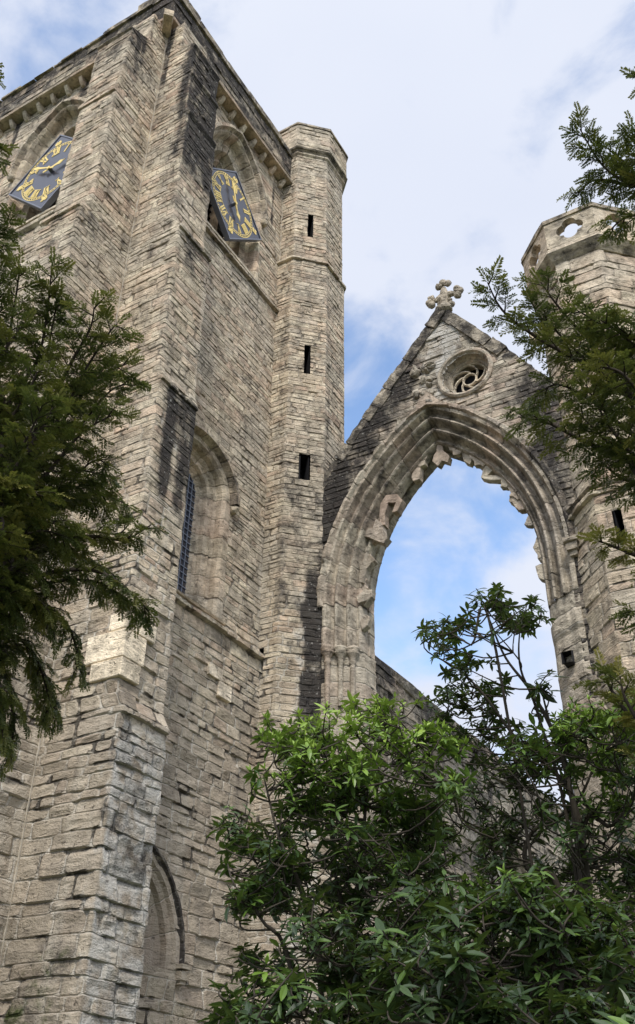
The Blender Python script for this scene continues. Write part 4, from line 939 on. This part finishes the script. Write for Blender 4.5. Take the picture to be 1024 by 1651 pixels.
def yew(label, trunk_xy, limbs, seed, height, extra=1, ysp=.4, added_crown=0):
    rng = random.Random(seed); root = empty('yew_tree', (trunk_xy[0], trunk_xy[1], 0), label, 'yew tree'); sp, tw, tk = Needles(seed), Tubes(), Tubes()
    tp = [Vector((trunk_xy[0]+.12*math.sin(z*1.3), trunk_xy[1]+.1*math.cos(z*1.7), z)) for z in np.linspace(-.1, height, 14)]; tk.add(tp, .34, .06, 12); link('trunk', tk.mesh('trunk'), BARK, root)
    for pts, kw in limbs:
        P = [at(*q) for q in pts]; j = min(tp, key=lambda t: abs(t.z-(P[0].z-.15))); full = [Vector(j)]+P
        kw2 = dict(kw); kw2.setdefault('bare', .25); yew_limb(sp, tw, full, rng, **kw2)
        for c_ in range(extra if (P[0]-EYE).length < 6.95 and (trunk_xy[0] < 0 or rng.random() < .45) else 0):       # lesser limbs keeping company with the surveyed one
            off = Vector((rng.uniform(-.14, .14), rng.uniform(-ysp, ysp), rng.uniform(-.14, .14))); k_ = len(P)
            P2 = [Vector(j)]+[p+off*(.4+.6*i/k_) for i, p in enumerate(P[:-1])]+[P[-2].lerp(P[-1], rng.uniform(.3, .85))+off]
            kw3 = dict(kw2); kw3['col'] = kw2.get('col', .4)-.08; kw3['bl'] = kw2.get('bl', .42)*.85; kw3['r0'] = .014; yew_limb(sp, tw, P2, rng, **kw3)
    for i in range(added_crown):            # unseen rest of the crown round the trunk, added to shade the lower tower
        z = rng.uniform(3.5, height); an = math.atan2(trunk_xy[1], trunk_xy[0])+rng.uniform(-1.9, 1.9); j = min(tp, key=lambda t: abs(t.z-z)); L_ = rng.uniform(1.6, 3.0)*(1.15-.6*z/height); d = Vector((math.cos(an), math.sin(an), .25))
        q = Vector(j)+d*L_
        if (trunk_xy[0] < 0 and math.degrees(math.atan2(q.x, q.y)) > -66) or (trunk_xy[0] > 0 and math.degrees(math.atan2(q.x, q.y)) < 16): continue
        yew_limb(sp, tw, [Vector(j), Vector(j)+d*L_*.5+Vector((0, 0, .2)), q], rng, bl=1.1, gap=.11, r0=.03, droop=.6, size=2.4)
    link('branch', tw.mesh('branch'), BARK, root); link('foliage', sp.mesh('foliage'), YEWLEAF, root); return root
LD = 6.6
LEFT = []
def LL(pts, d=LD, dv=.0, **kw): LEFT.append(([(x, y, d+dv*i) for i, (x, y) in enumerate(pts)], kw))
LL([(-60, 760), (20, 640), (60, 580), (76, 505), (84, 425)], 6.7, bl=.26, droop=.3, col=.42)
LL([(-60, 820), (60, 690), (112, 590), (145, 530), (152, 495)], 6.4, bl=.34, droop=.3, col=.4)
LL([(-60, 700), (0, 600), (22, 500), (33, 425)], 6.9, bl=.26, droop=.3)
LL([(-60, 800), (80, 700), (150, 615), (208, 585)], 6.6, bl=.30)
LL([(-60, 880), (60, 780), (130, 700), (190, 665)], 6.3, bl=.36)
LL([(-60, 830), (40, 720), (120, 640), (170, 590)], 7.1, bl=.36)
LL([(-60, 900), (60, 800), (120, 760), (180, 770)], 6.9, bl=.4)
LL([(-70, 960), (60, 880), (150, 865), (200, 870), (244, 846)], 6.2, bl=.24, droop=.5, col=.45)
LL([(-70, 920), (40, 820), (130, 800), (170, 815)], 6.6, bl=.42)
LL([(-70, 1000), (60, 930), (150, 920), (205, 950), (240, 985)], 6.1, bl=.30, droop=.8)
LL([(-70, 990), (40, 900), (110, 890), (175, 920)], 6.7, bl=.38, droop=.8)
LL([(-70, 1010), (50, 970), (110, 1010), (130, 1085)], 6.3, bl=.34, droop=1.0)
LL([(-70, 1030), (30, 1030), (70, 1090), (78, 1150)], 6.5, bl=.32, droop=1.0)
LL([(-70, 1060), (0, 1080), (22, 1150), (18, 1215)], 6.2, bl=.30, droop=1.0)
LL([(-70, 860), (20, 760), (60, 700), (90, 650)], 6.0, bl=.4)
LL([(-70, 780), (0, 700), (40, 640), (60, 600)], 6.2, bl=.36)
LL([(-70, 940), (10, 860), (60, 840), (110, 850)], 6.0, bl=.45)
LL([(-70, 980), (10, 950), (50, 960), (90, 990)], 6.0, bl=.42, droop=.9)
LL([(-70, 900), (-10, 800), (30, 790), (70, 800)], 5.8, bl=.4, col=.6)
LL([(-70, 680), (-20, 600), (10, 560), (40, 520)], 6.4, bl=.3)
LL([(-70, 1120), (-20, 1120), (0, 1150), (5, 1190)], 6.0, bl=.25, droop=1)
LL([(-170, 160), (-90, 130), (-22, 110)], 6.9, bl=.2); LL([(-150, 300), (-70, 260), (2, 240)], 6.8, bl=.22); LL([(-130, 420), (-40, 375), (14, 360)], 6.7, bl=.26); LL([(-130, 470), (-60, 410), (4, 400)], 6.6, bl=.25)
yew('dark drooping yew on the left in front of the clock tower', (-7.3, 2.6), LEFT, 3, 12.0, 1, .35, 110)
RIGHT = []
def RL(pts, d=6.0, **kw): RIGHT.append(([(x, y, d) for x, y in pts], kw))
RL([(1110, 700), (1000, 620), (930, 580), (860, 540), (810, 500), (786, 455)], 6.2, bl=.24, droop=.2, r0=.025, gap=.05)
RL([(1110, 680), (1020, 620), (960, 560), (905, 500), (872, 455)], 6.4, bl=.30, droop=.2)
RL([(1110, 640), (1030, 570), (980, 530), (930, 500)], 6.1, bl=.34, droop=.4)
RL([(1110, 760), (1010, 740), (940, 710), (880, 680), (835, 672)], 6.0, bl=.26, droop=.6, r0=.028)
RL([(1110, 740), (1020, 700), (960, 650), (900, 620), (862, 640)], 6.3, bl=.32, droop=.5)
RL([(1110, 780), (1030, 740), (985, 690), (945, 620)], 5.8, bl=.34, droop=.5)
RL([(1110, 690), (1040, 640), (1000, 600), (960, 590)], 5.7, bl=.36, droop=.5, col=.55)
RL([(1110, 620), (1050, 560), (1010, 540), (985, 520)], 6.0, bl=.32)
RL([(1110, 800), (1040, 780), (1000, 770), (960, 735)], 6.1, bl=.30, droop=.8)
RL([(1110, 310), (1030, 300), (975, 270), (935, 208)], 7.0, bl=.24, droop=.2)
RL([(1110, 310), (1020, 300), (960, 290), (928, 318)], 7.1, bl=.24, droop=.5)
RL([(1110, 290), (1050, 265), (1010, 262), (975, 235)], 7.2, bl=.2, droop=.4)
RL([(1110, 380), (1050, 350), (1010, 350), (985, 370)], 6.8, bl=.26, droop=.7)
RL([(1110, 170), (1060, 140), (1024, 122)], 7.3, bl=.12)
RL([(1110, 340), (1060, 290), (1026, 235), (1018, 205)], 7.0, bl=.16, droop=.3)
RL([(1110, 920), (1040, 900), (1000, 885), (965, 872)], 5.0, bl=.14, droop=.3, col=.8)
RL([(1110, 1040), (1060, 1010), (1022, 985)], 5.0, bl=.16, col=.6)
RL([(1110, 1230), (1040, 1180), (990, 1120), (972, 1075)], 5.6, bl=.20, droop=.2, col=.75)
RL([(1110, 1250), (1050, 1190), (1010, 1130), (1000, 1090)], 5.4, bl=.22, droop=.2, col=.7)
yew('yew with mossy boughs reaching in from the right over the octagonal turret', (.9, 5.6), RIGHT, 9, 9.0, 1, .10, 14)

# ---- rhododendron
def rh_leaf(sp, p, d, L, up, rng, col):
    d = d.normalized(); sd = d.cross(up).normalized(); nm = sd.cross(d); W = L*rng.uniform(.13, .18); bend = rng.uniform(-.05, .4)*L
    prof = [(0, .12), (.25, .8), (.55, 1.0), (.82, .6), (1, .04)]; base = len(sp.V)
    for t, w in prof:
        c = p+d*L*t-nm*bend*t*t; e = sd*W*w; fold = nm*W*w*.28
        sp.V += [c-e+fold, c, c+e+fold]
    for i in range(4):
        for k in (0, 1):
            a_ = base+i*3+k; sp.F.append((a_, a_+1, a_+4, a_+3)); sp.C.append(col)
def whorl(sp, p, ax, rng, col, L=.115, droop=.1):
    ax = ax.normalized(); u = ax.cross(Vector((.3, .5, .2))).normalized(); v = ax.cross(u); n = rng.randint(7, 11); a0 = rng.uniform(0, 6)
    for k in range(n):
        an = a0+k*2.399; el = rng.uniform(-.25, .55)
        d = (u*math.cos(an)+v*math.sin(an))*math.cos(el)+ax*math.sin(el)+Vector((0, 0, -droop*rng.uniform(.3, 1.6)))
        rh_leaf(sp, p-ax*rng.uniform(0, .05), d, L*rng.uniform(.55, 1.25), ax, rng, min(1, max(0, col+rng.uniform(-.16, .16)+(.35 if rng.random() < .015 else 0))))
    if col > .45:
        for k in range(4):
            an = a0+k*1.6; d = (u*math.cos(an)+v*math.sin(an))*.5+ax; rh_leaf(sp, p, d, L*.6, ax, rng, min(1, col+.25))
def in_poly(x, y, poly):
    r_ = False; n = len(poly)
    for i in range(n):
        x0, y0 = poly[i]; x1, y1 = poly[(i+1) % n]
        if (y0 > y) != (y1 > y) and x < (x1-x0)*(y-y0)/(y1-y0)+x0: r_ = not r_
    return r_
def rhodo(label, base, stems, groups, seed):
    """stems: surveyed stem lines; groups: outline of a leaf mass, its nearest and farthest distance, number of whorls, tone and leaf size"""
    rng = random.Random(seed); root = empty('rhododendron', base, label, 'shrub'); sp, tw = Soup(), Tubes(); nodes = []
    for pts, r0 in stems:
        P = smooth_path([Vector(base)]+[at(*q) for q in pts], 6); tw.add(P, r0, r0*.16, 8); nodes += P[4:]
    for poly, d0, d1, n, tone, L, top in groups:
        xs = [p[0] for p in poly]; ys = [p[1] for p in poly]; k = 0; tries = 0; cl_n = 0
        while k < n and tries < n*40:
            tries += 1; x, y = rng.uniform(min(xs), max(xs)), rng.uniform(min(ys), max(ys))
            if cl_n > 0: x, y = rng.gauss(cx0, 15+9*clr), rng.gauss(cy0, 11+7*clr); cl_n -= 1; dd = cd0+rng.gauss(0, .12)
            else:
                if not in_poly(x, y, poly): continue
                cx0, cy0, cd0, clr = x, y, rng.uniform(d0, d1), (rng.random()*2 if n > 20 else 0); cl_n = rng.randint(4, 13); dd = cd0
            if x < min(xs)-8 or y < min(ys)-14: continue
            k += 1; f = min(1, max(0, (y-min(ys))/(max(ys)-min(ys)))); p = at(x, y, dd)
            cand = sorted(nodes, key=lambda q: (q-p).length+max(0, q.z-p.z+.05)*3)[:3]; b = rng.choice(cand)
            mid = (p+b)/2+Vector((rng.uniform(-.06, .06), rng.uniform(-.06, .06), -(p-b).length*.12)); path = smooth_path([Vector(b), mid, p], 4); ln = (p-b).length
            tw.add(path, min(.012, .004+ln*.006), .0028, 5)
            if ln < .5: nodes.append(path[5])
            ax = ((p-mid).normalized()+Vector((0, 0, .7))+Vector((rng.uniform(-.4, .4), rng.uniform(-.4, .4), 0))).normalized()
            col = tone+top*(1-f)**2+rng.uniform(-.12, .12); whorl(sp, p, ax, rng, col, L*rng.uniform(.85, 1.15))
    link('stem', tw.mesh('stem'), TWIG, root); link('foliage', sp.mesh('foliage'), RHODO, root); return root
def gb(px, d): p = at(px, 1640, d); return (p.x, p.y, 0)
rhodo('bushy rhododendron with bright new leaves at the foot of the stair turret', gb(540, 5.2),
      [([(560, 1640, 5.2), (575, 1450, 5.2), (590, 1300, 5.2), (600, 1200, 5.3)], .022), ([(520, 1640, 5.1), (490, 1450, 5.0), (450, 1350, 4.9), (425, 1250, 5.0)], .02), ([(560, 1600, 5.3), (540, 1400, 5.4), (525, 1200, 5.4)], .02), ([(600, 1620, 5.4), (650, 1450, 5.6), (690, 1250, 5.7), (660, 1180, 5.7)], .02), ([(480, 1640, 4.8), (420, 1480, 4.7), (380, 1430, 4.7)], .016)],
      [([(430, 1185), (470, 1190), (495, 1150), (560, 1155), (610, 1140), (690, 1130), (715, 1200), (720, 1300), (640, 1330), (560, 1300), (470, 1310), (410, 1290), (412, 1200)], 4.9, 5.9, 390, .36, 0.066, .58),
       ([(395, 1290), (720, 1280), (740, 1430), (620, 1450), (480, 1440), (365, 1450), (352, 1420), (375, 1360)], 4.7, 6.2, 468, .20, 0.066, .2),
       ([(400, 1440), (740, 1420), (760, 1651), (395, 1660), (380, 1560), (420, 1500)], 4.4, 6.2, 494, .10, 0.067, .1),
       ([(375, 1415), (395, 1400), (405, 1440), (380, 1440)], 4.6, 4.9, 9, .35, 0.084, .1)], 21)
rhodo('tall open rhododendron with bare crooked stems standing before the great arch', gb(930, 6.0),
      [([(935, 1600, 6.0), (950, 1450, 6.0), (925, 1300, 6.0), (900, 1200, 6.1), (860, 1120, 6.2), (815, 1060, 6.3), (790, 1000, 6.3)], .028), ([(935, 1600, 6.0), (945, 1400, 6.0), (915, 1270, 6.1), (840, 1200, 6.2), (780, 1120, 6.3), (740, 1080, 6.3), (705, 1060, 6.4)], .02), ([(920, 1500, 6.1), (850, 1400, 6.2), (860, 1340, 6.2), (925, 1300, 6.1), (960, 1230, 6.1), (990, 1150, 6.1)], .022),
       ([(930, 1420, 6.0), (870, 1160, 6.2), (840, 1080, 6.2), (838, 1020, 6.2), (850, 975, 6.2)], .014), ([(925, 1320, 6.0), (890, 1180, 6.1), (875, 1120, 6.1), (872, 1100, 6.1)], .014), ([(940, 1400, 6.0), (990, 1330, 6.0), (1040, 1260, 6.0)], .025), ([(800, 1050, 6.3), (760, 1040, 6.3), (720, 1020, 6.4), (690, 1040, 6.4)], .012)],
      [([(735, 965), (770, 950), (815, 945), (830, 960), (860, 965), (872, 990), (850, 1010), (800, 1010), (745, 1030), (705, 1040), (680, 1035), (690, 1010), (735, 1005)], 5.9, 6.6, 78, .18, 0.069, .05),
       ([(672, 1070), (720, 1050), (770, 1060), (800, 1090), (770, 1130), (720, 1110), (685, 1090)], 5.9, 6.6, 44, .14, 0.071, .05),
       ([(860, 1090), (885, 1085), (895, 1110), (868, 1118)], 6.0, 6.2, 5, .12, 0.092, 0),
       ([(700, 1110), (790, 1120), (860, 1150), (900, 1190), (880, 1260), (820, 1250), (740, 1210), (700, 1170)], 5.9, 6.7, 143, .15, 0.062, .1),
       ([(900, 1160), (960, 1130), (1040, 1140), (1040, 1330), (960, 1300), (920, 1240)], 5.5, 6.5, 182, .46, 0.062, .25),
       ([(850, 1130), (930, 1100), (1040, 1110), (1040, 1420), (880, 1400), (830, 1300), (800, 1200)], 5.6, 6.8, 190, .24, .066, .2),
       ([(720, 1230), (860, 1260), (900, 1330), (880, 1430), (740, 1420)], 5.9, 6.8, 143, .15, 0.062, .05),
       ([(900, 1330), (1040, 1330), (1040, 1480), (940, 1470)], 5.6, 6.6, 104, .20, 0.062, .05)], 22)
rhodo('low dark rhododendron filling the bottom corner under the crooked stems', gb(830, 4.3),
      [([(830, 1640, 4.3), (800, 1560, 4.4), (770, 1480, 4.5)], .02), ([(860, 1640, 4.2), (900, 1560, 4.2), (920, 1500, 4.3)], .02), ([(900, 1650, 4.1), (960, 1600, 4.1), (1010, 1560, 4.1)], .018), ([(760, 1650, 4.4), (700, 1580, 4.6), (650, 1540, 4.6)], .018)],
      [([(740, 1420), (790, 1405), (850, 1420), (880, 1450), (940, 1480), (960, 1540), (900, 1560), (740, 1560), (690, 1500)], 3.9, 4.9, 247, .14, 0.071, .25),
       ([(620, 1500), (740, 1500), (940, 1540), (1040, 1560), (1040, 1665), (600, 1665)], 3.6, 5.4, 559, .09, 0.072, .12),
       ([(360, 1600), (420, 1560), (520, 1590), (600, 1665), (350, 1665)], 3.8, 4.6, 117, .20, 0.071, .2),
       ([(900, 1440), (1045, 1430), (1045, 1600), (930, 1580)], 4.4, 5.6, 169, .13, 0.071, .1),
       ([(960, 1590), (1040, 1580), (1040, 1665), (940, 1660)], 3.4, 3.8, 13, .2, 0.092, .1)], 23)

cl['label'] = 'diamond clock dial half hidden behind the left buttress, hands showing ten to three'
for o in list(COL.objects):
    if o.name.startswith('tower_clock') and o is not cl: o['label'] = 'diamond clock dial on the tower face beside the stair turret, hour hand near five'
    if o.get('category') == 'shrub': o['group'] = 'rhododendrons below the ruin'
    if o.get('category') == 'yew tree': o['group'] = 'yews framing the view'
for o in (gable, nave): o['kind'] = 'thing'
